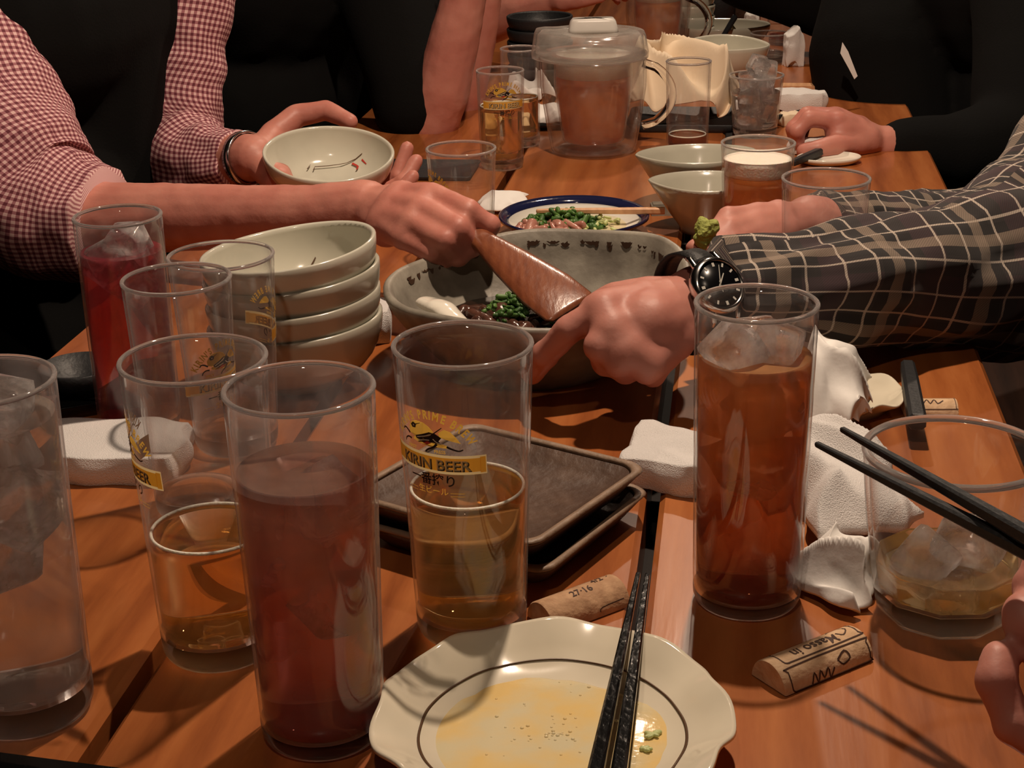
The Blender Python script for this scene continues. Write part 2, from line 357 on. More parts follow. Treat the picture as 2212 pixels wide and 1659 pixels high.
def plaid(name):
    mt, nt, p, N, L = nodes(name); x, y = uvxy(N, L, R(4)); P = .092
    def layer(col, mask, c2, f):
        mu = N.new('ShaderNodeMath'); mu.operation = 'MULTIPLY'; L.new(mask, mu.inputs[0]); mu.inputs[1].default_value = f
        mx = N.new('ShaderNodeMix'); mx.data_type = 'RGBA'; L.new(mu.outputs[0], mx.inputs[0]); mx.inputs[6].default_value = (.024, .018, .018, 1)
        if col is not None: L.new(col, mx.inputs[6])
        mx.inputs[7].default_value = (*c2, 1); return mx.outputs[2]
    c = None
    for s in (x, y):
        c = layer(c, stripes(N, L, s, [(.034, .030)], P), (.010, .007, .007), .75)
        c = layer(c, stripes(N, L, s, [(.076, .020)], P), (.05, .022, .028), .55)
    for s in (x, y):
        c = layer(c, stripes(N, L, s, [(.034, .0115)], P), (.36, .27, .20), .50)
        c = layer(c, stripes(N, L, s, [(.0150, .0022), (.0530, .0022), (.084, .0018)], P), (.62, .52, .43), .72)
    # twill
    wv = N.new('ShaderNodeTexWave'); wv.bands_direction = 'DIAGONAL'; wv.inputs['Scale'].default_value = 260
    uv = N.new('ShaderNodeUVMap'); uv.uv_map = 'UVMap'; L.new(uv.outputs[0], wv.inputs['Vector'])
    mx = N.new('ShaderNodeMix'); mx.data_type = 'RGBA'; mx.blend_type = 'MULTIPLY'; mx.inputs[0].default_value = .35; L.new(c, mx.inputs[6]); L.new(wv.outputs['Color'], mx.inputs[7])
    L.new(mx.outputs[2], p.inputs['Base Color']); p.inputs['Roughness'].default_value = .9; p.inputs['Sheen Weight'].default_value = .15
    return mt

M = {}
M['wood'] = wood('table_wood', (.47, .165, .048), (.35, .105, .027), (.20, .050, .012))
M['wood_knot'] = wood('table_wood_knot', (.47, .165, .048), (.35, .105, .027), (.20, .050, .012), knot=[(.098, -.166, .016)])
M['wood_dark'] = wood('dark_wood', (.05, .022, .012), (.035, .015, .009), (.02, .009, .006), rough=.5, coat=.1)
M['wood_pale'] = wood('pale_wood', (.72, .42, .22), (.62, .34, .17), (.50, .25, .12), rough=.5, coat=0, scale=3)
M['wood_spoon'] = wood('spoon_wood', (.26, .085, .035), (.20, .06, .026), (.13, .036, .016), rough=.3, coat=.5, scale=4)
M['black_gap'] = pbr('gap_dark', (.008, .005, .004), .8)
M['glass'] = base_glass('solid_glass')
M['rim'] = rim_glass('glass_lip')
M['wall_clear'] = glass_wall('clear_wall', .024)
M['wall_mist'] = glass_wall('misted_wall', .10, hazecol=(.75, .68, .68))
M['wall_frost'] = glass_wall('frosted_plastic_wall', .05, hazecol=(.85, .80, .74), rough=.12)
M['beer'] = liquid('beer_liquid', (.97, .70, .16), 26, cloud=.12, ccol=(.95, .55, .10))
M['beer_dark'] = liquid('beer_in_pitcher', (.94, .55, .12), 16, cloud=.68, ccol=(1.0, .42, .10))
M['tea'] = liquid('iced_tea_liquid', (.90, .42, .04), 34, cloud=.58, ccol=(.24, .055, .009), top=[(.60, .14, .013), (1.0, .38, .045), (.95, .50, .20)], z0=.015, z1=.14)
M['tea_dark'] = liquid('dark_tea_liquid', (.84, .28, .14), 34, cloud=.52, ccol=(.36, .03, .012), top=[(.55, .12, .04), (.72, .29, .13), (.52, .28, .18)], z0=.01, z1=.12)
M['pink'] = liquid('pink_drink_liquid', (.86, .10, .16), 44, cloud=.42, ccol=(.35, .008, .018), top=[(.70, .025, .04), (.55, .06, .10)], z0=.02, z1=.13)
M['whisky'] = liquid('pale_whisky_liquid', (.95, .80, .34), 20, cloud=.22, ccol=(.85, .56, .17))
M['water'] = liquid('clear_liquid', (.95, .93, .9), 5, cloud=.12, ccol=(.78, .68, .6))
M['ice'] = ice_mat('ice')
M['foam'] = pbr('beer_foam', (.88, .80, .68), .8, sss=.3, bump=.5, bscale=500, bdist=.002)
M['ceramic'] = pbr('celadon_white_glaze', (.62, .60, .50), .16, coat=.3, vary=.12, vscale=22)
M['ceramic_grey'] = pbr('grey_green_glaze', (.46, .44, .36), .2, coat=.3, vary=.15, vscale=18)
M['plate'] = pbr('cream_glaze', (.74, .68, .54), .13, coat=.4, vary=.10, vscale=25)
M['brown_line'] = pbr('brown_painted_line', (.10, .05, .025), .3)
M['stone'] = pbr('rough_grey_glaze', (.30, .275, .225), .45, bump=.35, bscale=90, col2=(.18, .16, .13), vscale=40)
M['stone_brown'] = pbr('brown_glaze_chips', (.07, .035, .02), .5)
M['tray'] = pbr('brown_stoneware', (.105, .062, .042), .5, spec=.3, bump=.5, bscale=150, col2=(.06, .034, .024), vscale=35)
M['tray_rim'] = pbr('stoneware_rim', (.27, .18, .12), .5, bump=.4, bscale=180, vary=.3, vscale=60)
M['towel'] = pbr('terry_towel', (.84, .81, .79), .95, sheen=.3, bump=.7, bscale=1300, bdist=.002)
M['paper'] = pbr('tissue_paper', (.80, .78, .75), .9, bump=.3, bscale=80)
M['paper_cream'] = pbr('cream_paper', (.76, .62, .45), .85, bump=.3, bscale=60)
M['black_lacquer'] = pbr('black_lacquer', (.004, .004, .004), .14, coat=.3, bump=.12, bscale=220)
M['black_matte'] = pbr('dark_grey_lacquer', (.016, .017, .019), .5, bump=.2, bscale=300)
M['cork'] = pbr('cork', (.56, .35, .20), .8, bump=.6, bscale=160, col2=(.40, .23, .125), vscale=120)
M['cork_pale'] = pbr('pale_cork', (.70, .49, .31), .75, bump=.6, bscale=160, col2=(.58, .38, .22), vscale=110)
M['ink'] = pbr('brown_ink', (.06, .025, .015), .7)
M['ink_black'] = pbr('black_ink', (.012, .006, .006), .4)
M['gold'] = print_ink('gold_print', (.90, .55, .09))
M['gold_pale'] = print_ink('pale_gold_print', (.95, .78, .42))
M['ink_red'] = pbr('red_print', (.45, .03, .02), .5)
M['ink_white'] = pbr('white_print', (.7, .62, .5), .5)
M['skin'] = pbr('skin', (.56, .235, .18), .48, sss=.25, bump=.12, bscale=260, col2=(.48, .175, .135), vscale=25)
M['skin_pale'] = pbr('pale_skin', (.52, .23, .18), .5, sss=.25, bump=.10, bscale=260, col2=(.47, .19, .15), vscale=22)
M['nail'] = pbr('fingernail', (.70, .40, .32), .25, coat=.3)
M['black_cloth'] = pbr('black_cotton', (.006, .006, .006), .95, spec=.1, bump=.2, bscale=400)
M['grey_cloth'] = pbr('dark_grey_cotton', (.02, .02, .022), .95, spec=.2)
M['gingham'] = gingham('pink_gingham', .0062, (.72, .47, .45), (.36, .14, .16), (.13, .022, .035))
M['plaid'] = plaid('dark_plaid')
M['steel'] = pbr('polished_steel', (.62, .60, .58), .18, metal=1)
M['leather'] = pbr('black_leather', (.008, .008, .008), .5, bump=.3, bscale=300)
M['dial'] = pbr('black_dial', (.004, .004, .005), .25)
M['lume'] = pbr('dial_marks', (.6, .58, .52), .4)
M['sauce'] = pbr('dark_sauce', (.025, .010, .006), .06, coat=.6)
M['meat'] = pbr('stewed_meat', (.12, .05, .033), .22, col2=(.045, .018, .012), vscale=90, bump=.6, bscale=160, coat=.3)
M['meat_pink'] = pbr('pink_meat_slices', (.50, .24, .18), .3, col2=(.36, .15, .11), vscale=90, bump=.5, bscale=160, coat=.3)
M['green'] = pbr('chopped_scallion', (.09, .19, .035), .45, col2=(.03, .085, .018), vscale=120)
M['green_pale'] = pbr('pale_scallion', (.50, .56, .24), .45)
M['wasabi'] = pbr('wasabi_paste', (.36, .39, .085), .7, bump=.9, bscale=220, bdist=.004, vary=.2, vscale=120)
M['oil'] = pbr('yellow_dressing', (.80, .58, .24), .08, coat=.5, col2=(.70, .62, .40), vscale=40, bump=.1, bscale=200)
M['broth'] = pbr('creamy_broth', (.78, .68, .42), .07, coat=.5)
M['blue_glaze'] = pbr('cobalt_glaze', (.012, .014, .05), .12, coat=.5)
M['white_glaze'] = pbr('white_glaze', (.80, .76, .66), .12, coat=.4)
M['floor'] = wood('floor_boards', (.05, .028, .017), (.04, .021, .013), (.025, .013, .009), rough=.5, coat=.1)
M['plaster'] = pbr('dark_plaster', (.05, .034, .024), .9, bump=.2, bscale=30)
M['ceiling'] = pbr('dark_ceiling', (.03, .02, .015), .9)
M['pink_cloth'] = pbr('pink_cotton', (.42, .10, .10), .9)
# ---------------------------------------------------------------- room
def slab(name, a, b, mat):
    mb = MB(); mb.box(a, b); o = mb.build(name, mat, smooth=False); o['kind'] = 'structure'; return o
RX0, RX1, RY0, RY1, RZ = -2.6, 2.9, -1.6, 7.2, 2.6
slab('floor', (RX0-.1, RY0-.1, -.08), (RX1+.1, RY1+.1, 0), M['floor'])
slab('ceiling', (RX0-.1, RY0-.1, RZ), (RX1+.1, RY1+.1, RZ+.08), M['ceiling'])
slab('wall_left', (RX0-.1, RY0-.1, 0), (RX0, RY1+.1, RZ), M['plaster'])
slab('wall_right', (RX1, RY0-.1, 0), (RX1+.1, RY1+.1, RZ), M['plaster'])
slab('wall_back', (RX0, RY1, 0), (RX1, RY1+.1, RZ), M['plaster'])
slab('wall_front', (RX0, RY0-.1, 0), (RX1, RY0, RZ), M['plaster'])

# ---------------------------------------------------------------- tables: boards with open joints
YAW = R(8.25)
AX = Vector((math.sin(YAW), math.cos(YAW), 0)); AC = Vector((math.cos(YAW), -math.sin(YAW), 0))
O = on(1420, 1000); O.z = 0                       # a point on the joint between the middle and the right board
O = O + AX * (-AX.dot(O))                          # moved to s = 0
def tb(c, s, z=0): return O + AC * c + AX * s + Vector((0, 0, T + z))
JOINT = AX.dot(on(1262, 447) - O)
def table(name, label, s0, s1, c0, boards, group, knot_on=None):
    base = tb(c0, (s0+s1)/2); t = thing(name, label, 'table', (base.x, base.y, 0), -YAW, group)
    L = (s1 - s0); x = 0
    for i, w in enumerate(boards):
        mb = MB(); e = .0035; g = .0042; th = .032
        # board with eased edges
        prof = [(-w/2+g, -th), (w/2-g, -th), (w/2-g, -e), (w/2-g-e, 0), (-w/2+g+e, 0), (-w/2+g, -e)]
        mb.rings([[(px_, -L/2+.002, z) for px_, z in prof], [(px_, -L/2+.04, z) for px_, z in prof], [(px_, L/2-.04, z) for px_, z in prof], [(px_, L/2-.002, z) for px_, z in prof]])
        o = mb.build('board', M['wood_knot'] if i == knot_on else M['wood'], t, smooth=False); o.location = (x + w/2, 0, T)
        x += w
    W_ = x
    mb = MB(); mb.box((.004, -L/2+.01, T-.075), (W_-.004, L/2-.01, T-.033)); mb.build('frame', M['black_gap'], t, smooth=False)
    for a in (.06, W_-.06):
        for b in (-L/2+.08, L/2-.08):
            mb = MB(); mb.box((a-.035, b-.035, 0), (a+.035, b+.035, T-.075)); mb.build('leg', M['wood_dark'], t, smooth=False)
    return t
table('dining_table', 'varnished orange-brown plank table in front, under the scalloped plate', JOINT-1.27, JOINT-.002, -.486, [.243, .243, .236], 'wooden plank tables', knot_on=2)
table('dining_table', 'varnished plank table further back, under the lidded beer pitcher', JOINT+.002, JOINT+1.27, -.45, [.243, .243, .236], 'wooden plank tables')
table('dining_table', 'plank table at the far end behind the second pitcher', JOINT+1.275, JOINT+2.12, -.47, [.243, .243, .236], 'wooden plank tables')
for nm, lb, c in (('bench', 'dark wooden bench along the left side of the tables', -.98), ('bench', 'dark wooden bench along the right side of the tables', .52)):
    b0 = tb(c, JOINT+.3); t = thing(nm, lb, 'bench', (b0.x, b0.y, 0), -YAW)
    mb = MB(); mb.box((-.16, -1.7, .38), (.2, 2.2, .42)); mb.build('seat', M['wood_dark'], t, smooth=False)
    for a in (-1.6, .2, 2.1):
        mb = MB(); mb.box((-.13, a-.03, 0), (.17, a+.03, .38)); mb.build('leg', M['wood_dark'], t, smooth=False)

# ---------------------------------------------------------------- glasses
def fit(ub, vbot, wb, vt, wt, ut=None):
    """tumbler from the photograph: base centre column, lowest row of the base, base width, rim row, rim width"""
    vb = vbot - wb * .25
    for _ in range(8):
        p = on(ub, vb); r = px(wb, p) / 2
        q = p + Vector((0, -r, 0)); d = q - CAM; vv = 829.5 - FPX * d.dot(_u) / d.dot(_f)
        vb += vbot - vv
    h = hgt(vt, p); top = p + Vector((0, 0, h))
    return p, h, px(wt, top) / 2, r
def ice(parent, c, s, seed, name='ice_cube'):
    rnd = random.Random(seed); bm = bmesh.new(); bmesh.ops.create_cube(bm, size=s)
    bmesh.ops.bevel(bm, geom=list(bm.edges), offset=s*.16, segments=2, profile=.6, affect='EDGES')
    rot = Matrix.Rotation(rnd.uniform(0, 3), 3, 'X') @ Matrix.Rotation(rnd.uniform(0, 3), 3, 'Y') @ Matrix.Rotation(rnd.uniform(0, 3), 3, 'Z')
    for v in bm.verts:
        v.co = rot @ (v.co * (1 + .12 * noise.noise(v.co * 90 + Vector((seed, 0, 0))))) ; v.co += Vector(c)
    me = bpy.data.meshes.new(name); bm.to_mesh(me); bm.free()
    return link(name, me, M['ice'], parent)
def tumbler(name, label, cat_, p, h, rt, rb, group=None, wall='wall_clear', tb_=.010, liq=None, level=None, foam=0, ring=True, cubes=(), n=56, thick=.0016, bulge=0, facets=0, cube=.022):
    """clear glass: thin wall, solid base and rim; drink, foam and ice are its parts. level: height of the drink's surface over the foot"""
    t = thing(name, label, cat_, p, 0, group)
    def ro(z):
        f = z / h; r = rb + (rt - rb) * (f if not bulge else f ** bulge)
        return r - .003 * max(0, 1 - z / .006) ** 2
    def plan(a, r, z):
        if facets and z < h * .55:
            k = math.pi / facets; b = (a % (2*k)) - k; f = min(1, (h*.55 - z) / (h*.25))
            r = r * (1 - f + f * math.cos(k) / math.cos(b) * 1.0)
        return (r * math.cos(a), r * math.sin(a), z)
    mb = MB()
    zs = [tb_ + (h - .0016 - tb_) * i / 14 for i in range(15)]
    prof = [(ro(z), z) for z in zs] + [(ro(z) - thick, z) for z in reversed(zs)]
    mb.lathe(prof, n, 0, loop=True, plan=plan)
    # solid base
    zb = [0, .0008, .0025, .005, .0075, tb_ - .0001]
    ri = ro(tb_) - thick
    prof = [(max(ro(z) - (.0015 if z == 0 else 0), .001), z) for z in zb] + [(ri, tb_ - .0001), (ri*.93, tb_ - .0012), (ri*.6, tb_ - .0022), (.001, tb_ - .0026)]
    mb.lathe(prof, n, 1, plan=plan)
    # rounded rim
    rc = rt - thick/2; q = thick * .78
    mb.lathe([(rc + q*math.cos(2*math.pi*k/10), h - .0012 + q*math.sin(2*math.pi*k/10)) for k in range(10)], n, 2, loop=True)
    o = mb.build('vessel', [M[wall], M['glass'], M['rim']], t)
    if liq:
        g = .0004; z1 = level; mb = MB(); z0 = tb_ + .0004
        prof = [(.0006, z0 - .0018), (ri*.6, z0 - .0015), (ri*.93, z0 - .0006), (ri - g, z0 + .0004)]
        prof += [(ro(z0 + (z1-z0)*i/10) - thick - g, z0 + (z1-z0)*i/10) for i in range(1, 11)]
        rl = prof[-1][0]; prof += [(rl - .0012, z1 - .0006), (rl - .004, z1 - .0011), (.0006, z1 - .0012)]
        mb.lathe(prof, n, 0, plan=plan); mb.build('drink', M[liq], t)
        if foam > .002:
            mb = MB(); rr = rl - .0003
            prof = [(.0006, z1 + .0002), (rr, z1 + .0002)] + [(ro(z1 + foam*i/4) - thick - g, z1 + foam*i/4) for i in range(1, 5)] + [(rr - .002, z1 + foam + .0008), (rr*.6, z1 + foam + .0012), (.0006, z1 + foam + .001)]
            mb.lathe(prof, n, 0); mb.build('foam', M['foam'], t)
        elif ring:
            mb = MB(); mb.lathe([(rl + .0001 + .0009*math.cos(k*math.pi/3) - .0011, z1 + .0004 + .0009*math.sin(k*math.pi/3)) for k in range(6)], n, 0, loop=True)
            mb.build('foam_ring', M['foam'], t)
    for i, (cx, cyy, cz, s) in enumerate(cubes): ice(t, (cx, cyy, cz), s, i*7.3 + h*100, 'ice_cube')
    return t, ro
def lvl(u, v, p): return hgt(v, p)

# printed gold and black emblem with lettering, wrapped round the glass
def text_polys(body, size, bold=0, align='CENTER', cond=1.0):
    cu = bpy.data.curves.new('txt', 'FONT'); cu.body = body; cu.size = size; cu.align_x = align; cu.offset = bold; cu.resolution_u = 3
    o = bpy.data.objects.new('txt', cu); C.objects.link(o)
    dg = bpy.context.evaluated_depsgraph_get(); me = bpy.data.meshes.new_from_object(o.evaluated_get(dg))
    vs = [(v.co.x * cond, v.co.y) for v in me.vertices]; fs = [tuple(q.vertices) for q in me.polygons]
    bpy.data.objects.remove(o); bpy.data.curves.remove(cu); bpy.data.meshes.remove(me); return vs, fs
def stroke(pts, w0, w1=None):
    w1 = w0 if w1 is None else w1; P = cat(pts, 3*(len(pts)-1)); vs = []; fs = []; k = len(P) - 1
    for i, (x, y) in enumerate(P):
        a = P[min(i+1, k)]; b = P[max(i-1, 0)]; dx, dy = a[0]-b[0], a[1]-b[1]; l = math.hypot(dx, dy) or 1
        w = (w0 + (w1-w0)*i/k)/2; vs += [(x - dy/l*w, y + dx/l*w), (x + dy/l*w, y - dx/l*w)]
        if i: fs.append((2*i-2, 2*i-1, 2*i+1, 2*i))
    return vs, fs
def label_art():
    """list of (layer height, colour slot, verts, faces) in label metres; slots 0 gold 1 pale gold 2 black 3 white 4 red"""
    A = []; mm = .001
    def add(l, c, vf, s=1.0, ox=0, oy=0): A.append((l, c, [(x*s+ox, y*s+oy) for x, y in vf[0]], vf[1]))
    def poly(l, c, pts): A.append((l, c, pts, [tuple(range(len(pts)))]))
    # banner
    N_ = 16; vs = []; fs = []
    for i in range(N_+1):
        x = -28 + 56*i/N_; inset = 0
        vs += [(x*mm + (.8*mm if i == 0 else 0), -5*mm), (x*mm, 5.0*mm)]
        if i: fs.append((2*i-2, 2*i-1, 2*i+1, 2*i))
    A.append((0, 1, vs, fs))
    for xx in (-26.2, 26.2): poly(1, 0, [(xx*mm-1.4*mm, -4.2*mm), (xx*mm+1.4*mm, -4.2*mm), (xx*mm+1.4*mm, 4.2*mm), (xx*mm-1.4*mm, 4.2*mm)])
    for i in range(N_):
        a = -25 + 50*i/N_; b = a + 50/N_
        poly(1, 0, [(a*mm, -3.6*mm), (b*mm, -3.6*mm), (b*mm, 3.6*mm), (a*mm, 3.6*mm)])
    t = text_polys('KIRIN BEER', .0077, .00022, cond=1.03)
    add(2, 2, t, 1, .0006, -.0033); add(3, 1, t, 1, 0, -.0028)
    # arc lettering
    s = "KIRIN'S PRIME BREW"; wd = {"I": .45, "'": .3, ' ': .55, 'M': 1.25, 'W': 1.35}
    tot = sum(wd.get(c, .92) for c in s); acc = 0; Rr = .0225
    for c in s:
        w = wd.get(c, .92); ang = R(64) - R(128) * (acc + w/2) / tot; acc += w
        if c == ' ': continue
        v, f = text_polys(c, .0062, .0002, cond=.72)
        ca, sa = math.cos(ang), math.sin(ang)
        A.append((1, 0, [(-(Rr + y)*sa + x*ca, (Rr + y)*ca + x*sa + .0005) for x, y in v], f))
    # running horned beast: gold mane and tail, black striped body, thin legs
    for l, c, pts in ((0, 0, [(-13,16.5),(-11,19.5),(-8,20.8),(-3,20.6),(0,19),(2.5,16.5),(0,14),(-4,12.8),(-9,12.2),(-12.5,13.4)]),
                      (0, 0, [(5,16.5),(8,18.5),(11,17.6),(14,14.5),(16,11.5),(12,12.5),(8,13.5),(5.5,14.2)]),
                      (0, 0, [(-10,11.8),(-4,12.4),(4,11.4),(9,10.2),(11,8.6),(6,8.8),(0,8.6),(-6,9.4),(-10,10.4)]),
                      (1, 2, [(-8.5,12.8),(-4,14.5),(0,16.2),(3.5,15.8),(6.5,14),(5,12.2),(6.5,10.4),(2,11),(-3,10.2),(-7.5,9.6),(-5,11),(-8,11.4)]),
                      (2, 4, [(-4,10),(-1,11.4),(1,10.6),(-1.5,9.4)]),
                      (2, 2, [(-11.5,18),(-9.8,19.6),(-7.6,18.8),(-8.2,16.8),(-10.4,16.6)]),
                      (3, 3, [(-10,18.1),(-9.2,18.5),(-8.9,17.7),(-9.7,17.5)])):
        poly(l, c, [(x*mm, y*mm) for x, y in pts])
    for l, c, pts, w0, w1 in ((2, 2, [(-12.5,13),(-15,14.6),(-17,14.8),(-18,13.6)], 1.1, .7), (2, 2, [(-11.5,10.4),(-14,10.6),(-16,9.4),(-16.5,7.8)], 1.0, .6),
                              (2, 2, [(4,10.6),(2,8.6),(-1,7.2),(-2.6,5.6)], 1.3, .7), (2, 2, [(9,9.6),(12,8.4),(15,7.6),(17,8.4)], 1.1, .6),
                              (2, 3, [(-7.5,12.2),(-3,13.6),(1,15)], .5, .4), (2, 3, [(-7,10.6),(-3,11.6),(0,12)], .5, .4), (2, 3, [(2,13),(4,11.4),(7,10.8)], .5, .4),
                              (2, 2, [(-7.8,18.8),(-5,20)], .5, .2), (2, 2, [(2,15.4),(6,18.6),(7,19.4)], .6, .3)):
        v, f = stroke([(x*mm, y*mm) for x, y in pts], w0*mm, w1*mm); A.append((l, c, v, f))
    add(1, 0, text_polys('FIRST', .0024, .00005), 1, -.0112, .0057); add(1, 0, text_polys('PRESS', .0024, .00005), 1, .0052, .0057)
    add(1, 2, text_polys('一番搾り', .0066, .0001), 1, 0, -.0112)
    add(1, 0, text_polys('生ビール', .0043, .00002), 1, 0, -.0163)
    for sgn in (-1, 1):
        for yy in (-.0152, -.0168): v, f = stroke([(sgn*.0095, yy), (sgn*.0165, yy)], .00022); A.append((1, 0, v, f))
    return A
ART = label_art()
def printed(t, ro, ang, zc, scale=1.0):
    mb = MB()
    for l, c, vs, fs in ART:
        out = []
        for x, y in vs:
            z = zc + y*scale; r = ro(z) + .00012 + .00006*l; a = ang + x*scale / r
            out.append((r*math.sin(a), -r*math.cos(a), z))
        mb.add(out, fs, c)
    me = pymesh('printed_emblem', mb.v, mb.f, mb.m)
    return link('printed_emblem', me, [M['gold'], M['gold_pale'], M['ink_black'], M['ink_white'], M['ink_red']], t, smooth=False)

DG = 'beer glasses with gold printed emblem'
# main beer glass, centre
p, h, rt, rb = fit(1020, 1415, 234, 738, 306); P_MAIN = p
t, ro = tumbler('beer_glass', 'half-full beer glass with gold emblem facing us, beside the brown trays', 'glass', p, h, rt, rb, tb_=.013, liq='beer', level=lvl(1000, 1050, p))
zc = hgt(1003, p + Vector((0, -.031, 0))); printed(t, ro, R(-30), zc)
# left beer glass, emblem turned away
p, h, rt, rb = fit(478, 1463, 244, 770, 320)
t, ro = tumbler('beer_glass', 'third-full beer glass with emblem turned aside, left of the dark red-brown drink', 'glass', p, h, rt, rb, tb_=.014, liq='beer', level=lvl(455, 1142, p))
printed(t, ro, R(-72), hgt(1040, p + Vector((0, -.031, 0))))
# dark red-brown drink, front
p, h, rt, rb = fit(700, 1655, 264, 833, 330)
t, ro = tumbler('tall_glass', 'tall straight glass of dark red-brown drink nearest the scalloped plate', 'glass', p, h, rt, rb, wall='wall_mist', tb_=.010, liq='tea_dark', level=lvl(660, 1010, p), ring=False, cubes=[(.006, .004, lvl(660, 1080, p), .026), (-.010, .006, lvl(660, 1180, p), .026), (.009, -.006, lvl(660, 1280, p), .024)])
# far-left water glass
p, h, rt, rb = fit(62, 1610, 280, 818, 322)
t, ro = tumbler('tall_glass', 'tall misted glass of clear iced drink cut off by the left edge', 'glass', p, h, rt, rb, wall='wall_mist', tb_=.016, liq='water', level=lvl(-30, 900, p), ring=False, cubes=[(.006, .002, lvl(0, 890, p), .026), (-.008, .006, lvl(0, 980, p), .028), (.010, -.004, lvl(0, 1080, p), .028), (-.006, 0, lvl(0, 1190, p), .026)])
# pink drink
p, h, rt, rb = fit(304, 950, 176, 463, 190)
t, ro = tumbler('tall_glass', 'tall glass of pinkish red drink behind the white towel', 'glass', p, h, rt, rb, tb_=.008, liq='pink', level=lvl(260, 540, p), ring=False, cubes=[(.004, .004, lvl(260, 535, p), .024), (-.008, -.003, lvl(260, 560, p), .022), (.006, -.006, lvl(260, 610, p), .022)])
# two empty glasses
for (u, v, D, w, lab, ang) in ((380, 598, .885, 236, 'empty beer glass seen from behind its emblem, next to the pink drink', 60), (476, 548, .985, 230, 'empty beer glass nearest the stack of bowls, emblem on its far side', 120)):
    d = ray(u, v); q = CAM + d * (D / d.y); h = q.z - T; rt = px(w, q) / 2
    t, ro = tumbler('beer_glass', lab, 'glass', Vector((q.x, q.y, T)), h, rt, rt*.80, tb_=.013)
    printed(t, ro, R(ang), h*.60, .92)
# iced tea, right
p, h, rt, rb = fit(1612, 1350, 230, 650, 268)
L0 = lvl(1635, 765, p)
t, ro = tumbler('tall_glass', 'full tall glass of brown iced tea with ice, right of the board joint', 'glass', p, h, rt, rb, wall='wall_clear', tb_=.009, liq='tea', level=L0, ring=False, cubes=[(-.011, -.004, L0 + .003, .024), (.011, .001, L0 + .004, .023), (.002, .013, L0 + .001, .022), (.006, -.008, L0 - .024, .026), (-.008, .004, L0 - .032, .026), (.002, .002, L0 - .058, .026)])
# rocks glass, right
p, h, rt, rb = fit(2036, 1390, 262, 971, 396); P_ROCK = p; H_ROCK = h
t, ro = tumbler('rocks_glass', 'wide faceted rocks glass of pale whisky and ice under the held chopsticks', 'glass', p, h, rt, rb, wall='wall_clear', tb_=.016, liq='whisky', level=lvl(2040, 1205, p), ring=False, n=70, bulge=.55, thick=.0026, facets=10, cubes=[(-.012, -.004, lvl(2040, 1200, p), .028), (.012, .004, lvl(2040, 1190, p), .027), (.0, -.012, lvl(2040, 1250, p), .022)])
# ---------------------------------------------------------------- bowls, plates, trays
def lens(a, b, pw=.75):
    def f(t): return a*math.cos(t), b*math.copysign(abs(math.sin(t))**(1/pw), math.sin(t))
    return f
def oval(a, b):
    return lambda t: (a*math.cos(t), b*math.sin(t))
def shell(name, plan, prof_out, prof_in, mats, parent=None, n=64, wave=None, foot=None):
    """open dish from (scale, z) profiles outside then inside; wave(theta) lifts the rim by that much"""
    zt = prof_out[-1][1]; mb = MB(); rings = []
    for s, z in prof_out + prof_in:
        rg = []
        for j in range(n):
            t = 2*math.pi*j/n; x, y = plan(t)
            cx, cy_ = math.hypot(x, y), 0
            k = max(0, z/zt)**2
            # low rings grow round
            rm = min(abs(plan(0)[0]), abs(plan(math.pi/2)[1])); e = min(1, max(0, z/zt))
            xx = x*s; yy = y*s
            rg.append((xx, yy, z + (wave(t)*k if wave else 0)))
        rings.append(rg)
    mb.rings(rings, 0, (True, True))
    o = mb.build(name, mats, parent); return o
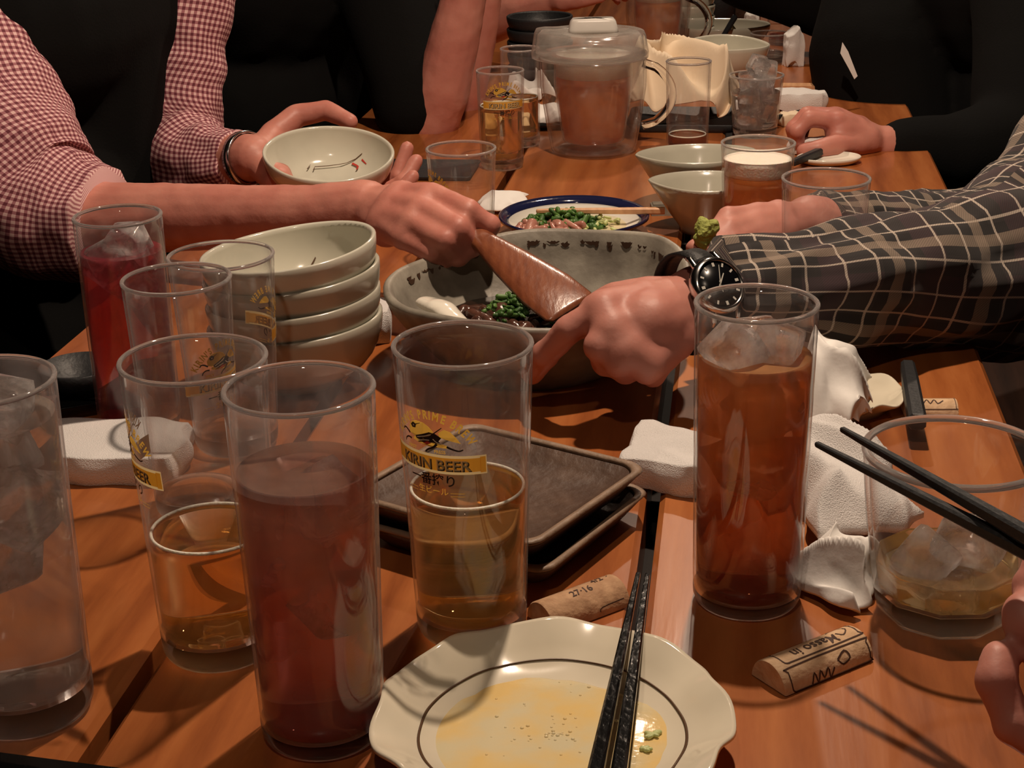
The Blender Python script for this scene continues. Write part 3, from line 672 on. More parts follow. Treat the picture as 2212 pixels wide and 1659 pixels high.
def bowl(name, label, loc, rz=0, tilt=(0, 0), a=.062, b=.045, h=.05, mat='ceramic', group=None, pointy=.75, wv=.007, paint=True, thick=.0035, cone=False):
    t = thing(name, label, 'bowl', loc, rz, group); t.rotation_euler = (tilt[0], tilt[1], rz)
    pl = lens(a, b, pointy)
    po = [(.36, 0), (.42, 0), (.43, .004), (.46, .006)] + [(.46 + .54*math.sin(f*math.pi/2)**.9, .006 + (h-.006)*(1-math.cos(f*math.pi/2))**.9) for f in (.2, .35, .5, .65, .8, .92, 1.0)]
    e = thick/a
    if cone: po = [(.36, 0), (.42, 0), (.43, .004)] + [(.44 + .56*f**.9, .006 + (h-.006)*f) for f in (.1, .25, .4, .55, .7, .85, 1.0)]
    pi_ = [(1 - e*.35, h+.0012), (1 - e, h)] + [(.46 + .54*math.sin(f*math.pi/2)**.9 - e, .006 + (h-.006)*(1-math.cos(f*math.pi/2))**.9 + thick*.6) for f in (.92, .8, .65, .5, .35, .2)] + [(.3, .0092), (.02, .009)]
    if cone: pi_ = [(1 - e*.35, h+.0012), (1 - e, h)] + [(.44 + .56*f**.9 - e, .006 + (h-.006)*f + thick*.5) for f in (.85, .7, .55, .4, .25, .1)] + [(.2, .0085), (.02, .008)]
    shell('body', pl, po, pi_, M[mat], t, wave=lambda q: wv*math.cos(2*q))
    if paint:
        mb = MB()
        for pts, w, mi in (([(-.022, .006), (-.004, .012), (.016, .02)], .0012, 0), ([(.008, .014), (.013, .008), (.012, .002)], .0022, 1), ([(.016, .015), (.02, .008)], .0012, 1), ([(-.028, .0), (-.026, .009)], .001, 0), ([(-.023, -.001), (-.022, .007)], .001, 0)):
            v, f = stroke([(x*1.25 + .010, y*.8*b/.053 + .020*b/.053) for x, y in pts], w*1.2, w*.6)
            out = []
            for x, y in v:
                # height of the inside surface under (x, y)
                ang = math.atan2(y/b, x/a); s = math.hypot(x/a, y/b) + e; q = min(1, max(0, (s-.46)/.54))
                z = .0096 if q <= 0 else .006 + (h-.006)*(1-math.cos(math.asin(min(1, q**(1/.9)))))**.9 + thick*.6
                out.append((x, y, max(z, .0104 + .010*max(0, s-.42)) + .0014 + (.012*q if cone else 0)))
            mb.add(out, f, mi)
        link('painted_sprig', pymesh('painted_sprig', mb.v, mb.f, mb.m), [M['brown_line'], M['ink_red']], t)
    return t
# stack of bowls by the empty glasses
b0 = on(655, 836); tops = ['lowest of four grey-white bowls stacked beside the empty beer glass', 'second bowl from the bottom of the four stacked grey-white bowls', 'third bowl up in the stack of four grey-white bowls', 'topmost of four stacked grey-white bowls, red sprig painted inside']
for i in range(4):
    rnd = random.Random(i+3)
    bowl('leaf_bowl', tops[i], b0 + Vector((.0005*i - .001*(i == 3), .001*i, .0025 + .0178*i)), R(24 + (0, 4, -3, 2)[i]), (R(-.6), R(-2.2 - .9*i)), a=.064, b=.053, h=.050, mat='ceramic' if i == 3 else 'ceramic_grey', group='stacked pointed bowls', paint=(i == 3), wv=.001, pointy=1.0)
# pair of bowls by the foaming beer
bowl('leaf_bowl', 'grey-white pointed bowl behind its twin, left of the foaming beer', on(1500, 446), R(6), (0, 0), a=.062, b=.045, h=.055, mat='ceramic_grey', wv=.001, cone=True, pointy=.7, group='pair of pointed bowls')
bowl('leaf_bowl', 'grey-white pointed bowl in front of its twin, dark sprigs inside, beside the held wasabi', on(1524, 500), R(-4), (0, 0), a=.056, b=.043, h=.050, mat='ceramic_grey', wv=.001, cone=True, pointy=.7, group='pair of pointed bowls')

# scalloped plate in front
def scallop_plate(name, label, loc, r, rz=0, line=True, n=144, lobes=9, amp=.045, h=.020):
    t = thing(name, label, 'plate', loc, rz)
    def plan(a, rr, z):
        f = rr/r; w = 1 - amp*(.5 + .5*math.cos(lobes*a))**2 * max(0, (f-.66)/.34) - .012*math.sin(3*a+1)*f
        zz = z + .0022*math.cos(lobes*a+.6)*max(0, (f-.7)/.3)
        return (rr*w*math.cos(a), rr*w*math.sin(a), zz)
    mb = MB()
    prof = [(.001, .0028), (.05*r/.08, .0028), (.051*r/.08, 0), (.055*r/.08, 0), (.057*r/.08, .004), (r*.82, h*.52), (r*.97, h*.88), (r, h*.97), (r*.995, h*1.08), (r*.97, h*1.06), (r*.84, h*.72), (r*.72, h*.50), (r*.64, h*.38), (r*.50, h*.30), (.001, h*.28)]
    mb.lathe(prof, n, 0, plan=plan); mb.build('body', M['plate'], t)
    if line:
        mb = MB(); mb.lathe([(r*.735 + .0007*math.cos(k*math.pi/2), h*.545 + .0004*math.sin(k*math.pi/2)) for k in range(4)], n, 0, loop=True, plan=plan)
        mb.build('painted_ring', M['brown_line'], t)
    return t
pc = on(1193, 1570, .012); pc.z = T
PL = scallop_plate('scalloped_plate', 'cream scalloped plate with brown ring and yellow sauce in the foreground', pc, .0825, R(14))
def pool(name, label, cat_, c, rx, ry, z, mat, seed, n=48, th=.0010, rough=.25):
    rnd = random.Random(seed); mb = MB()
    def rad(a): return 1 + rough*noise.noise(Vector((math.cos(a)*1.4+seed, math.sin(a)*1.4, 0))) + rough*.4*noise.noise(Vector((math.cos(a)*4+seed, math.sin(a)*4, 5)))
    rings = []
    for s, zz in ((1, 0), (.99, th*.7), (.95, th), (.5, th*1.02), (.01, th)):
        rings.append([(c[0] + rx*s*rad(2*math.pi*j/n)*math.cos(2*math.pi*j/n), c[1] + ry*s*rad(2*math.pi*j/n)*math.sin(2*math.pi*j/n), z + zz) for j in range(n)])
    mb.rings(rings, 0); o = mb.build(name, M[mat], None); return props(o, label, cat_, None, 'stuff') if label else o
pool('sauce_pool', 'thin pool of oily yellow dressing on the cream scalloped plate', 'sauce', (pc.x-.004, pc.y-.003), .056, .053, T + .0060, 'oil', 4, th=.0016, rough=.14)
mb = MB(); rnd = random.Random(8)
for i in range(70):
    a = rnd.uniform(0, 6.28); q = rnd.uniform(0, .045); s = rnd.choice([.0006, .0008, .0011]); x, y = pc.x+.004+q*math.cos(a), pc.y+q*math.sin(a)
    mb.lathe([(s, 0), (s*.8, s*.5), (s*.3, s*.8)], 8, 0, plan=lambda a, r, z: (x + r*math.cos(a), y + r*math.sin(a), T + .0074 + z))
props(mb.build('oil_droplets', M['oil']), 'tiny shining oil droplets in the sauce on the scalloped plate', 'sauce', None, 'stuff')
for i, (u, v, s, lb) in enumerate(((1410, 1590, .006, 'larger green scallion scrap in the sauce beside the plate chopsticks'), (1396, 1622, .004, 'smaller green scallion scrap in the sauce, nearer us'))):
    q = on(u, v, .0078); mb = MB()
    for k in range(6):
        rr = random.Random(i*9+k); mb.capsule(q + Vector((rr.uniform(-s, s)*.6, rr.uniform(-s, s)*.4, .0006)), q + Vector((rr.uniform(-s, s)*.6, rr.uniform(-s, s)*.4, .001)), .0012, .0009, n=7)
    props(mb.build('scallion_scrap', M['green_pale']), lb, 'vegetable', 'scraps in the sauce')

# square stoneware trays, two stacked
def rrect(w, d, r, n=12):
    pts = []
    for cx, cy_, a0 in ((w-r, d-r, 0), (-w+r, d-r, 90), (-w+r, -d+r, 180), (w-r, -d+r, 270)):
        for k in range(n): a = R(a0 + 90*k/(n-1)); pts.append((cx + r*math.cos(a), cy_ + r*math.sin(a)))
    return pts
def tray(label, c, rz, w, d, h=.018):
    t = thing('stoneware_tray', label, 'tray', c, rz, 'stacked stoneware trays')
    def ring(ins, z, r=.012): return [(x, y, z + (.0012*noise.noise(Vector((x*40, y*40, c[2]*50))) if z > .002 else 0)) for x, y in rrect(w-ins, d-ins, r)]
    mb = MB(); mb.rings([ring(.016, 0), ring(.012, .0008), ring(.006, h*.5), ring(.0012, h*.86), ring(.006, h*.86), ring(.012, h*.55, .009), ring(.018, h*.42, .007), ring(w*.8, h*.40, .004)], 0)
    mb.build('body', M['tray'], t)
    mb = MB(); mb.rings([ring(.0012, h*.84), ring(0, h*.92), ring(.0014, h), ring(.0042, h*.99), ring(.0058, h*.88)], 0, loop=True); mb.build('rim', M['tray_rim'], t)
    return t
tr, tf = on(1405, 1003, .033), on(1150, 1182, .033)
e1 = (tf - tr); e1.z = 0; Lr = e1.length; e1n = e1.normalized(); e2 = Vector((-abs(e1n.y), abs(e1n.x), 0)) ; e2 = Vector((e1n.y, -e1n.x, 0)) if Vector((e1n.y, -e1n.x, 0)).x < 0 else Vector((-e1n.y, e1n.x, 0))
tc_ = (tr + tf)/2 + e2*.066; rz_ = math.atan2(e1n.y, e1n.x)
tray('lower of two stacked brown square trays', (tc_.x+.003, tc_.y-.002, T), rz_ + R(2), Lr/2-.001, .066)
tray('upper of two stacked brown square trays, rough pale rim', (tc_.x, tc_.y, T + .0152), rz_, Lr/2, .066)

# corks
def half_cork(label, c, rz, L, r, mat, txts, tilt=0):
    """half cylinder lying on its flat cut; axis along local x"""
    t = thing('half_cork', label, 'cork', c, rz)
    mb = MB(); n = 18; rings = []
    for x, s in ((-L/2, .96), (-L/2+.0008, 1), (L/2-.0008, 1), (L/2, .96)):
        rings.append([(x, r*s*math.cos(math.pi*k/n), .0006 + (r*s)*math.sin(math.pi*k/n)*1.02) for k in range(n+1)])
    mb.rings(rings, 0); o = mb.build('body', M[mat], t); autosmooth(o, 35)
    mb = MB()
    def wrap(vs, fs, a0):
        out = []
        for x, y in vs:
            a = a0 + y/r; out.append((x, -(r+.00025)*math.cos(a), .0006 + (r*1.02+.00025)*math.sin(a)))
        mb.add(out, fs)
    for kind, dat, x, a, size, flip in txts:
        if kind == 't': v, f = text_polys(dat, size, .0001)
        else: v, f = stroke(dat, size)
        sg = -1 if flip else 1
        wrap([(px_*sg + x, py*sg) for px_, py in v], f, a)
    link('printed_mark', pymesh('printed_mark', mb.v, mb.f), M['ink'], t)
    return t
ca, cb = on(1672, 1462, .004), on(1838, 1395, .004); cc = (ca+cb)/2; cc.z = T
Lk = (cb-ca).length * 1.14
box = lambda x0, x1, y0, y1, rr: [(x0+rr, y0), (x1-rr, y0), (x1, y0+rr), (x1, y1-rr), (x1-rr, y1), (x0+rr, y1), (x0, y1-rr), (x0, y0+rr), (x0+rr, y0), (x0+2*rr, y0)]
half_cork('half wine cork with swirling script on its top, in front of the iced tea', cc, math.atan2(cb.y-ca.y, cb.x-ca.x), Lk, .0125, 'cork_pale',
          [('t', 'Masso in', 0, R(100), .0085, True), ('s', box(-Lk*.40, Lk*.46, -.0062, .0078, .002), 0, R(96), .0007, False), ('s', [(Lk*.22, .004), (Lk*.34, .006), (Lk*.40, .001), (Lk*.32, -.003), (Lk*.27, 0)], 0, R(98), .0007, False),
           ('s', box(-Lk*.42, Lk*.46, -.007, .005, .002), 0, R(34), .0007, False), ('s', [(-.012, -.004), (-.010, .001), (-.008, -.004), (-.006, .001), (-.004, -.003), (-.001, .001), (.000, -.004), (.003, .000)], 0, R(22), .0009, False), ('s', [(.006, .0), (.012, .003), (.014, -.001), (.009, -.003), (.006, .0)], 0, R(34), .0009, False)])
ca, cb = on(1188, 1330, .004), on(1312, 1284, .004); cc = (ca+cb)/2; cc.z = T; Lk = (cb-ca).length*1.32
half_cork('half wine cork stamped 27-16, behind the scalloped plate', cc, math.atan2(cb.y-ca.y, cb.x-ca.x), Lk, .0125, 'cork',
          [('t', '27·16', .000, R(72), .0062, False), ('t', '4/2', .0135, R(94), .0058, False), ('s', [(-Lk*.3, 0), (Lk*.38, 0), (Lk*.40, -.002)], 0, R(112), .0004, False), ('s', [(Lk*.1, -.002), (Lk*.13, 0), (Lk*.42, .0006)], 0, R(22), .0006, False)])
ca, cb = on(1955, 884, .004), on(2062, 884, .004); cc = (ca+cb)/2; cc.z = T
half_cork('printed half wine cork behind the rocks glass, by the table edge', cc, math.atan2(cb.y-ca.y, cb.x-ca.x), (cb-ca).length*1.05, .0105, 'cork_pale', [('s', [(-.010, .000), (-.008, .004), (-.006, .000), (-.003, .004), (-.001, .000), (.002, .004), (.004, .000), (.008, .003)], 0, R(62), .0008, False), ('s', box(-.015, .016, -.003, .009, .001), 0, R(55), .0005, False)])

# ---------------------------------------------------------------- chopsticks
def stick(name, label, tip, end, wt, we, mat, group=None, n=8, roll=0, tipmat=None):
    tip, end = Vector(tip), Vector(end); c = (tip+end)/2; d = (end-tip).normalized(); L = (end-tip).length
    t = d.to_track_quat('X', 'Z').to_euler()
    mb = MB(); rings = []
    for x, w in ((-L/2, wt*.5), (-L/2+.001, wt*.9), (-L/2+L*.3, wt + (we-wt)*.34), (L/2-.001, we), (L/2, we*.9)):
        q = w/2; k = q*.62
        rings.append([(x, y, z) for y, z in ((q, k), (k, q), (-k, q), (-q, k), (-q, -k), (-k, -q), (k, -q), (q, -k))])
    mb.rings(rings, 0); o = mb.build(name, M[mat], None, smooth=False); o.location = c; o.rotation_euler = t
    return props(o, label, 'chopstick', group)
stick('chopstick', 'glossy black chopstick resting on the scalloped plate, the one further left', on(1379, 1238, .030), on(1288, 1662, .0250) + (on(1288, 1662, .0250)-on(1379, 1238, .030))*.35, .0026, .0080, 'black_lacquer', 'chopsticks on the scalloped plate')
stick('chopstick', 'glossy black chopstick resting on the scalloped plate, the one further right', on(1399, 1240, .030), on(1338, 1662, .0250) + (on(1338, 1662, .0250)-on(1399, 1240, .030))*.35, .0026, .0080, 'black_lacquer', 'chopsticks on the scalloped plate')
def pz(u, v, z): return on(u, v, z)
a, b = pz(1762, 958, .112), pz(2212, 1188, .101); CH1 = (a, b + (b-a)*.3)
stick('chopstick', 'dark grey chopstick held over the rocks glass, the nearer of two', CH1[0], CH1[1], .0030, .0078, 'black_matte', 'held chopsticks')
a, b = pz(1817, 926, .114), pz(2212, 1152, .110); CH2 = (a, b + (b-a)*.3)
stick('chopstick', 'dark grey chopstick held over the rocks glass, the further of two', CH2[0], CH2[1], .0030, .0078, 'black_matte', 'held chopsticks')
stick('chopstick', 'black strip lying behind the rocks glass beside the far cork', on(1960, 790, .022), on(1982, 912, .018), .0105, .0115, 'black_matte')  # dark strip crossing the far cork, built as a stick

# ---------------------------------------------------------------- towels and tissue
def cloth(name, label, cat_, c, size, rz, mat, seed, sub=5, crease=.25, freq=40, flatz=1.0, group=None, sq=.6, tilt=0):
    """crumpled folded cloth: a rounded block pushed in and out along creases"""
    bm = bmesh.new(); bmesh.ops.create_cube(bm, size=2); bmesh.ops.subdivide_edges(bm, edges=list(bm.edges), cuts=26, use_grid_fill=True)
    sx, sy, sz = size; sd = Vector((seed*3.1, seed*1.7, seed))
    for v in bm.verts:
        p = v.co.copy(); l = max(abs(p.x), abs(p.y), abs(p.z)); q = p.normalized(); p = p.lerp(q, sq)
        q = Vector((p.x*sx, p.y*sy, p.z*sz))
        w = 1 - abs(noise.noise(Vector((q.x*freq, q.y*freq, q.z*freq*.6)) + sd))*2
        w2 = noise.noise(Vector((q.x*freq*2.3, q.y*freq*2.3, q.z*freq*2)) + sd*2)
        k = 1 + crease*(w - .5) + crease*.5*w2
        ed = 1 + .14*noise.noise(Vector((p.x*1.7, p.y*1.7, 0)) + sd)
        v.co = Vector((q.x*ed*(.75 + .25*k), q.y*ed*(.75 + .25*k), q.z*k))
    zmin = min(v.co.z for v in bm.verts)
    for v in bm.verts:
        v.co.z = max(v.co.z, -sz*.86) + sz*.86
    me = bpy.data.meshes.new(name); bm.to_mesh(me); bm.free()
    o = link(name, me, M[mat], None, loc=c, rot=(tilt, 0, rz)); return props(o, label, cat_, group)
def sheet(name, label, cat_, c, w, d, rz, mat, seed, amp=.014, freq=28, th=.0018, n=64, group=None, edge=.35, base=.004, droop=1.0):
    """loose crumpled sheet: folds stand up in the middle and run out to the table at an uneven edge"""
    sd = Vector((seed*2.3, seed*1.1, seed*.7)); rings = []; top = []; bot = []
    for i in range(n+1):
        for j in range(n+1):
            x, y = -1 + 2*i/n, -1 + 2*j/n
            e = 1 + edge*noise.noise(Vector((x*1.3, y*1.3, 2)) + sd) + edge*.25*noise.noise(Vector((x*2.6, y*2.6, 7)) + sd)
            X, Y = x*w*e, y*d*e
            q = Vector((X*freq, Y*freq*.55, 0)) + sd
            qx = noise.noise(q*.7 + Vector((9, 0, 0)))*1.2; q = q + Vector((qx, -qx, 0))
            f1 = (1 - abs(noise.noise(q))*2.1); f2 = noise.noise(q*2.1 + sd)
            fall = max(0, 1 - max(abs(x), abs(y))**3*droop)
            z = base + fall*amp*(.55 + .75*max(f1, -.3) + .30*f2) + amp*.16*max(0, f1)
            k = .35*amp*noise.noise(q*1.4 + Vector((0, 4, 0)))
            top.append((X + k, Y - k, max(z, th + .0005))); bot.append((X + k, Y - k, max(z - th, .0003)))
    fs = []; N1 = n + 1; o = len(top)
    for i in range(n):
        for j in range(n):
            a = i*N1 + j; fs.append((a, a+N1, a+N1+1, a+1)); fs.append((o+a, o+a+1, o+a+N1+1, o+a+N1))
    rim = [i*N1 for i in range(n)] + [n*N1 + j for j in range(n)] + [(n-i)*N1 + n for i in range(n)] + [n - j for j in range(n)]
    for k in range(len(rim)): a, b = rim[k], rim[(k+1) % len(rim)]; fs.append((a, o+a, o+b, b))
    ob = link(name, fixn(pymesh(name, top + bot, fs)), M[mat], None, loc=c, rot=(0, 0, rz)); return props(ob, label, cat_, group)
WT = 'used white hand towels'
cloth('hand_towel', 'rolled white hand towel in front of the pink drink', 'towel', on(214, 1002), (.062, .036, .0105), R(-4), 'towel', 1, crease=.14, freq=26, sq=.22)
cloth('hand_towel', 'bunched white terry towel left of the iced tea, over the board joint', 'towel', on(1474, 1024), (.036, .034, .0115), R(-18), 'towel', 2, crease=.22, freq=38, sq=.25)
sheet('hand_towel', 'crumpled white terry towel between the iced tea and the rocks glass', 'towel', on(1803, 1085), .034, .062, R(12), 'towel', 5, amp=.026, freq=30, th=.004, base=.012)
sheet('paper_tissue', 'twisted white tissue tail nearest us, at the foot of the iced tea', 'tissue', on(1806, 1262), .022, .028, R(35), 'paper', 9, amp=.022, freq=48, th=.0012)
cloth('hand_towel', 'small rolled white towel behind the stack of bowls', 'towel', on(800, 730), (.018, .022, .017), R(10), 'towel', 7, crease=.2, freq=45, sq=.5)
# small plate with tissue under the plaid sleeve
sp_ = on(1826, 866, .004); sp_.z = T
PL2 = scallop_plate('small_plate', 'small pale scalloped plate with tissue under the plaid sleeve', sp_, .041, R(40), line=False, lobes=7, n=84, h=.012)
sheet('paper_tissue', 'crumpled white tissue piled on the small pale plate', 'tissue', Vector((sp_.x-.017, sp_.y-.022, T+.0135)), .026, .040, R(-18), 'paper', 12, amp=.030, freq=34, th=.0012)
# ---------------------------------------------------------------- serving dish and what is in it
dz_ = on(1168, 742); DC = Vector((dz_.x, 1.135, T + .0035))
dc_t = thing('serving_dish', 'big rough grey stoneware serving dish with dark stew, held by its rim', 'dish', DC, R(8)); dc_t.rotation_euler = (R(3), R(-2.5), R(8))
DA, DB, DH = .112, .104, .062
def dplan(t): return (DA*math.cos(t)*(1 + .03*math.sin(2*t+1)), DB*math.sin(t)*(1 + .03*math.cos(3*t)))
po = [(.55, 0), (.60, 0), (.62, .005), (.74, .018), (.87, .036), (.96, .052), (1.0, DH)]
pi_ = [(1.0, DH+.003), (.975, DH+.005), (.945, DH+.003), (.92, .052), (.83, .034), (.68, .018), (.5, .011), (.02, .010)]
o = shell('body', dplan, po, pi_, [M['stone']], dc_t, n=80, wave=lambda q: .003*math.sin(2*q+.4) + .0015*math.sin(5*q))
mb = MB(); rnd = random.Random(5)                     # bare brown chips in the glaze under the rim
for k in range(34):
    a = R(18 + 4.1*k + rnd.uniform(-2.5, 2.5)); w = rnd.choice((.025, .04, .07, .10)); z0 = DH - rnd.uniform(.002, .006); hh = rnd.uniform(.0015, .005); vs = []; fs = []
    for i in range(9):
        aa = a + w*(i-4)/8; nz = noise.noise(Vector((aa*60, k, 0)))*.0016; ct = 1 - abs((i-4)/4.3)**2.5
        for zz in (z0 + nz, z0 + nz*.4 - hh*ct):
            s = .92 + .025*(zz - .052)/(DH + .003 - .052); x, y = dplan(aa); wv = (.003*math.sin(2*aa+.4) + .0015*math.sin(5*aa))*min(1, (zz/DH)**2)
            vs.append((x*(s-.004), y*(s-.004), zz + wv))
        if i: fs.append((2*i-2, 2*i-1, 2*i+1, 2*i))
    mb.add(vs, fs)
link('glaze_chips', pymesh('glaze_chips', mb.v, mb.f), M['stone_brown'], dc_t)
pool('stew_sauce', 'glossy dark sauce lying in the grey serving dish', 'sauce', (DC.x-.004, DC.y-.004), .080, .072, T + .0290, 'sauce', 21, th=.004, rough=.12)
def lumps(name, label, cat_, c, r, n, s, mat, seed, z0=0, hgt_=.01, kind='stuff', stretch=1.0):
    rnd = random.Random(seed); mb = MB()
    for i in range(n):
        a = rnd.uniform(0, 6.283); q = math.sqrt(rnd.random()); x, y = c[0] + r[0]*q*math.cos(a), c[1] + r[1]*q*math.sin(a)
        z = c[2] + z0 + hgt_*(1-q*q)*rnd.uniform(.4, 1.0); d = Vector((rnd.uniform(-1, 1), rnd.uniform(-1, 1), rnd.uniform(-.4, .5))).normalized()*s*rnd.uniform(.5, 1.3)*stretch
        mb.capsule(Vector((x, y, z)) - d*.5, Vector((x, y, z)) + d*.5, s*rnd.uniform(.3, .55), s*rnd.uniform(.25, .5), n=8, flat=rnd.uniform(.5, 1))
    o = mb.build(name, M[mat]); return props(o, label, cat_, None, kind)
lumps('stewed_meat', 'chunks of dark stewed meat in the grey serving dish', 'meat', (DC.x-.022, DC.y+.006, T+.028), (.050, .034), 46, .014, 'meat', 3, hgt_=.011)
lumps('scallion_heap', 'chopped green scallions heaped on the stew', 'vegetable', (DC.x-.024, DC.y+.002, T+.040), (.017, .014), 110, .0050, 'green', 4, hgt_=.012)
lumps('scallion_bits', 'loose scallion bits along the stew dish', 'vegetable', (DC.x-.01, DC.y, T+.033), (.05, .035), 36, .004, 'green', 6, hgt_=.006)
# cooked wedge lying on the left rim of the dish
mb = MB(); a, b = at(925, 655, 1.10), at(985, 690, 1.07); mb.chain([a, (a+b)/2 + Vector((0, 0, .002)), b], [.010, .012, .009], flat=.5, fdir=(0, .3, 1))
props(remeshed(mb, 'radish_slice', .0022, 3, M['white_glaze']), 'pale radish slice against the inner left side of the grey serving dish', 'vegetable')

# wooden spatula in the man's fist
SP0, SP1, SP2 = at(985, 475, 1.225), at(1120, 575, 1.165), at(1236, 668, 1.115)
def flat_blade(name, label, cat_, pts, mat, up):
    """pts: (point, half width, half thickness)"""
    rings = []; P = [Vector(p[0]) for p in pts]
    for i, (p, w, h) in enumerate(pts):
        d = (P[min(i+1, len(P)-1)] - P[max(i-1, 0)]).normalized(); sd = d.cross(Vector(up)).normalized(); nn = sd.cross(d)
        rings.append([Vector(p) + sd*(w*math.cos(2*math.pi*k/16)) + nn*(h*math.sin(2*math.pi*k/16)) for k in range(16)])
    mb = MB(); mb.rings(rings, 0); o = mb.build(name, M[mat]); return props(o, label, cat_)
d_ = (SP2 - SP0)
nrm = Vector((.25, -.75, .6))
flat_blade('wooden_spatula', 'worn brown wooden spatula dipping into the grey serving dish', 'spatula',
           [(SP0 - d_*.22, .007, .005), (SP0 - d_*.2, .008, .006), (SP0, .0085, .006), (SP0 + d_*.28, .0105, .006), (SP0 + d_*.5, .017, .0055), (SP0 + d_*.78, .0225, .0045), (SP0 + d_*.97, .022, .0028), (SP0 + d_, .019, .0015)], 'wood_spoon', nrm)

# blue-rimmed plate with scallion salad
bp = on(1240, 507); bp.z = T; R_ = px(162, bp)
t = thing('blue_rim_plate', 'white plate with dark blue rim and scallion salad, behind the serving dish', 'plate', bp, 0)
mb = MB(); q = R_
mb.lathe([(.001, .003), (q*.55, .003), (q*.56, 0), (q*.60, 0), (q*.62, .004), (q*.89, .0130), (q*.88, .0152), (q*.6, .0065), (.001, .006)], 72, 0)
mb.build('well', M['white_glaze'], t)
mb = MB(); mb.lathe([(q*.87, .0118), (q, .0180), (q*1.0, .0205), (q*.985, .0212), (q*.87, .0160)], 72, 0, loop=True); mb.build('rim', M['blue_glaze'], t)
pool('broth_pool', 'creamy pale broth in the blue-rimmed plate', 'sauce', (bp.x+.012, bp.y), q*.62, q*.58, T+.0075, 'broth', 31, th=.002, rough=.1)
sc_ = (bp.x-.012, bp.y-.004, T+.010)
lumps('scallion_salad', 'chopped green scallions piled on the blue-rimmed plate', 'vegetable', sc_, (.040, .030), 240, .0062, 'green', 11, hgt_=.016)
lumps('scallion_rings', 'pale scallion rings scattered on the blue-rimmed plate', 'vegetable', (bp.x, bp.y-.004, T+.010), (.048, .034), 46, .0048, 'green_pale', 12, hgt_=.013)
lumps('meat_slices', 'pink meat slices under the scallions on the blue-rimmed plate', 'meat', (bp.x-.022, bp.y-.026, T+.011), (.034, .018), 26, .012, 'meat_pink', 13, hgt_=.009)
stick('serving_chopstick', 'pale wooden chopstick laid across the blue-rimmed plate', on(1158, 456, .024), on(1436, 455, .024), .0042, .0064, 'wood_pale')
q2 = on(1440, 462); mb = MB(); mb.box((-.016, -.008, 0), (.016, .008, .010)); mb.box((-.014, -.0065, .010), (.014, .0065, .0115)); o = mb.build('chopstick_rest', M['stone'], smooth=False); o.location = q2; props(o, 'small grey block beside the pale wooden chopstick', 'chopstick rest')

# ---------------------------------------------------------------- drinks further back
p, h, rt, rb = fit(1004, 590, 122, 318, 152)
t, ro = tumbler('beer_glass', 'nearly empty beer glass behind the spatula hand, emblem at its left', 'glass', p, h, rt, rb, tb_=.014, liq='beer', level=h*.26, n=48); printed(t, ro, R(-62), h*.62, .9)
p, h, rt, rb = fit(1085, 372, 92, 150, 104)
t, ro = tumbler('beer_glass', 'half-full beer glass in front of its twin, beside the lidded pitcher', 'glass', p, h, rt, rb, tb_=.013, liq='beer', level=lvl(1070, 228, p), n=48); printed(t, ro, R(10), h*.68, .95)
p, h, rt, rb = fit(1106, 345, 82, 120, 88)
t, ro = tumbler('beer_glass', 'half-full beer glass behind its twin, nearest the lidded pitcher', 'glass', Vector((p.x+.012, p.y+.055, T)), h, rt, rb, tb_=.013, liq='beer', level=h*.5, n=40)
p, h, rt, rb = fit(1484, 348, 88, 130, 98)
t, ro = tumbler('beer_glass', 'tall glass with a little amber drink, in front of the paper-lined basket', 'glass', p, h, rt, rb, tb_=.012, liq='tea', level=h*.235, n=48)
p, h, rt, rb = fit(1630, 302, 92, 160, 118, )
t, ro = tumbler('ice_glass', 'tall glass heaped with ice, right of the paper-lined basket', 'glass', p, h, rt, rb, tb_=.012, liq='water', level=h*.72, ring=False, n=48, wall='wall_clear', cubes=[(-.008, 0, h*.28, .024), (.009, .004, h*.42, .024), (-.006, -.006, h*.58, .025), (.008, -.002, h*.74, .026), (-.008, .004, h*.86, .024), (.010, .0, h*1.0, .026), (.002, .004, h*1.12, .022)])
# foaming beer on the right, and the empty tumbler beside it
p = on(1630, 540); rt = px(80, p + Vector((0, 0, .1)))
h = hgt(306, p)
t, ro = tumbler('beer_glass', 'full beer glass with thick white foam beside the pointed bowls', 'glass', p, h, rt, rt*.86, tb_=.012, liq='beer_dark', level=hgt(375, p), foam=hgt(342, p) - hgt(375, p), n=48)
q = at(1785, 382, 1.225); h = q.z - T; p = Vector((q.x, q.y, T)); rt = px(95, q)
t, ro = tumbler('whisky_tumbler', 'empty wide tumbler with small brown print above the plaid sleeve', 'glass', p, h, rt, rt*.84, tb_=.012, n=56, bulge=.8)
mb = MB()
for vf, ox, oy, s in ((stroke([(-.012, .010), (-.009, .016), (-.006, .011), (-.002, .015), (.002, .010), (.006, .014), (.010, .009)], .0011, .0008), 0, 0, 1), (stroke([(-.012, .002), (-.004, .006), (.006, .003), (.012, -.004), (.016, .000)], .0016, .0008), 0, 0, 1), (stroke([(-.010, .001), (-.012, -.008), (-.008, -.012)], .0012, .0008), 0, 0, 1), (stroke([(.006, .002), (.004, -.007), (.008, -.013)], .0012, .0008), 0, 0, 1), (stroke([(-.004, .004), (0, -.002), (-.002, -.010)], .0010, .0008), 0, 0, 1)):
    out = []
    for x, y in vf[0]:
        z = h*.45 + y; r = ro(z) + .0002; a = R(-38) + x/r; out.append((r*math.sin(a), -r*math.cos(a), z))
    mb.add(out, vf[1])
link('printed_mark', pymesh('printed_mark', mb.v, mb.f), M['ink'], t, smooth=False)

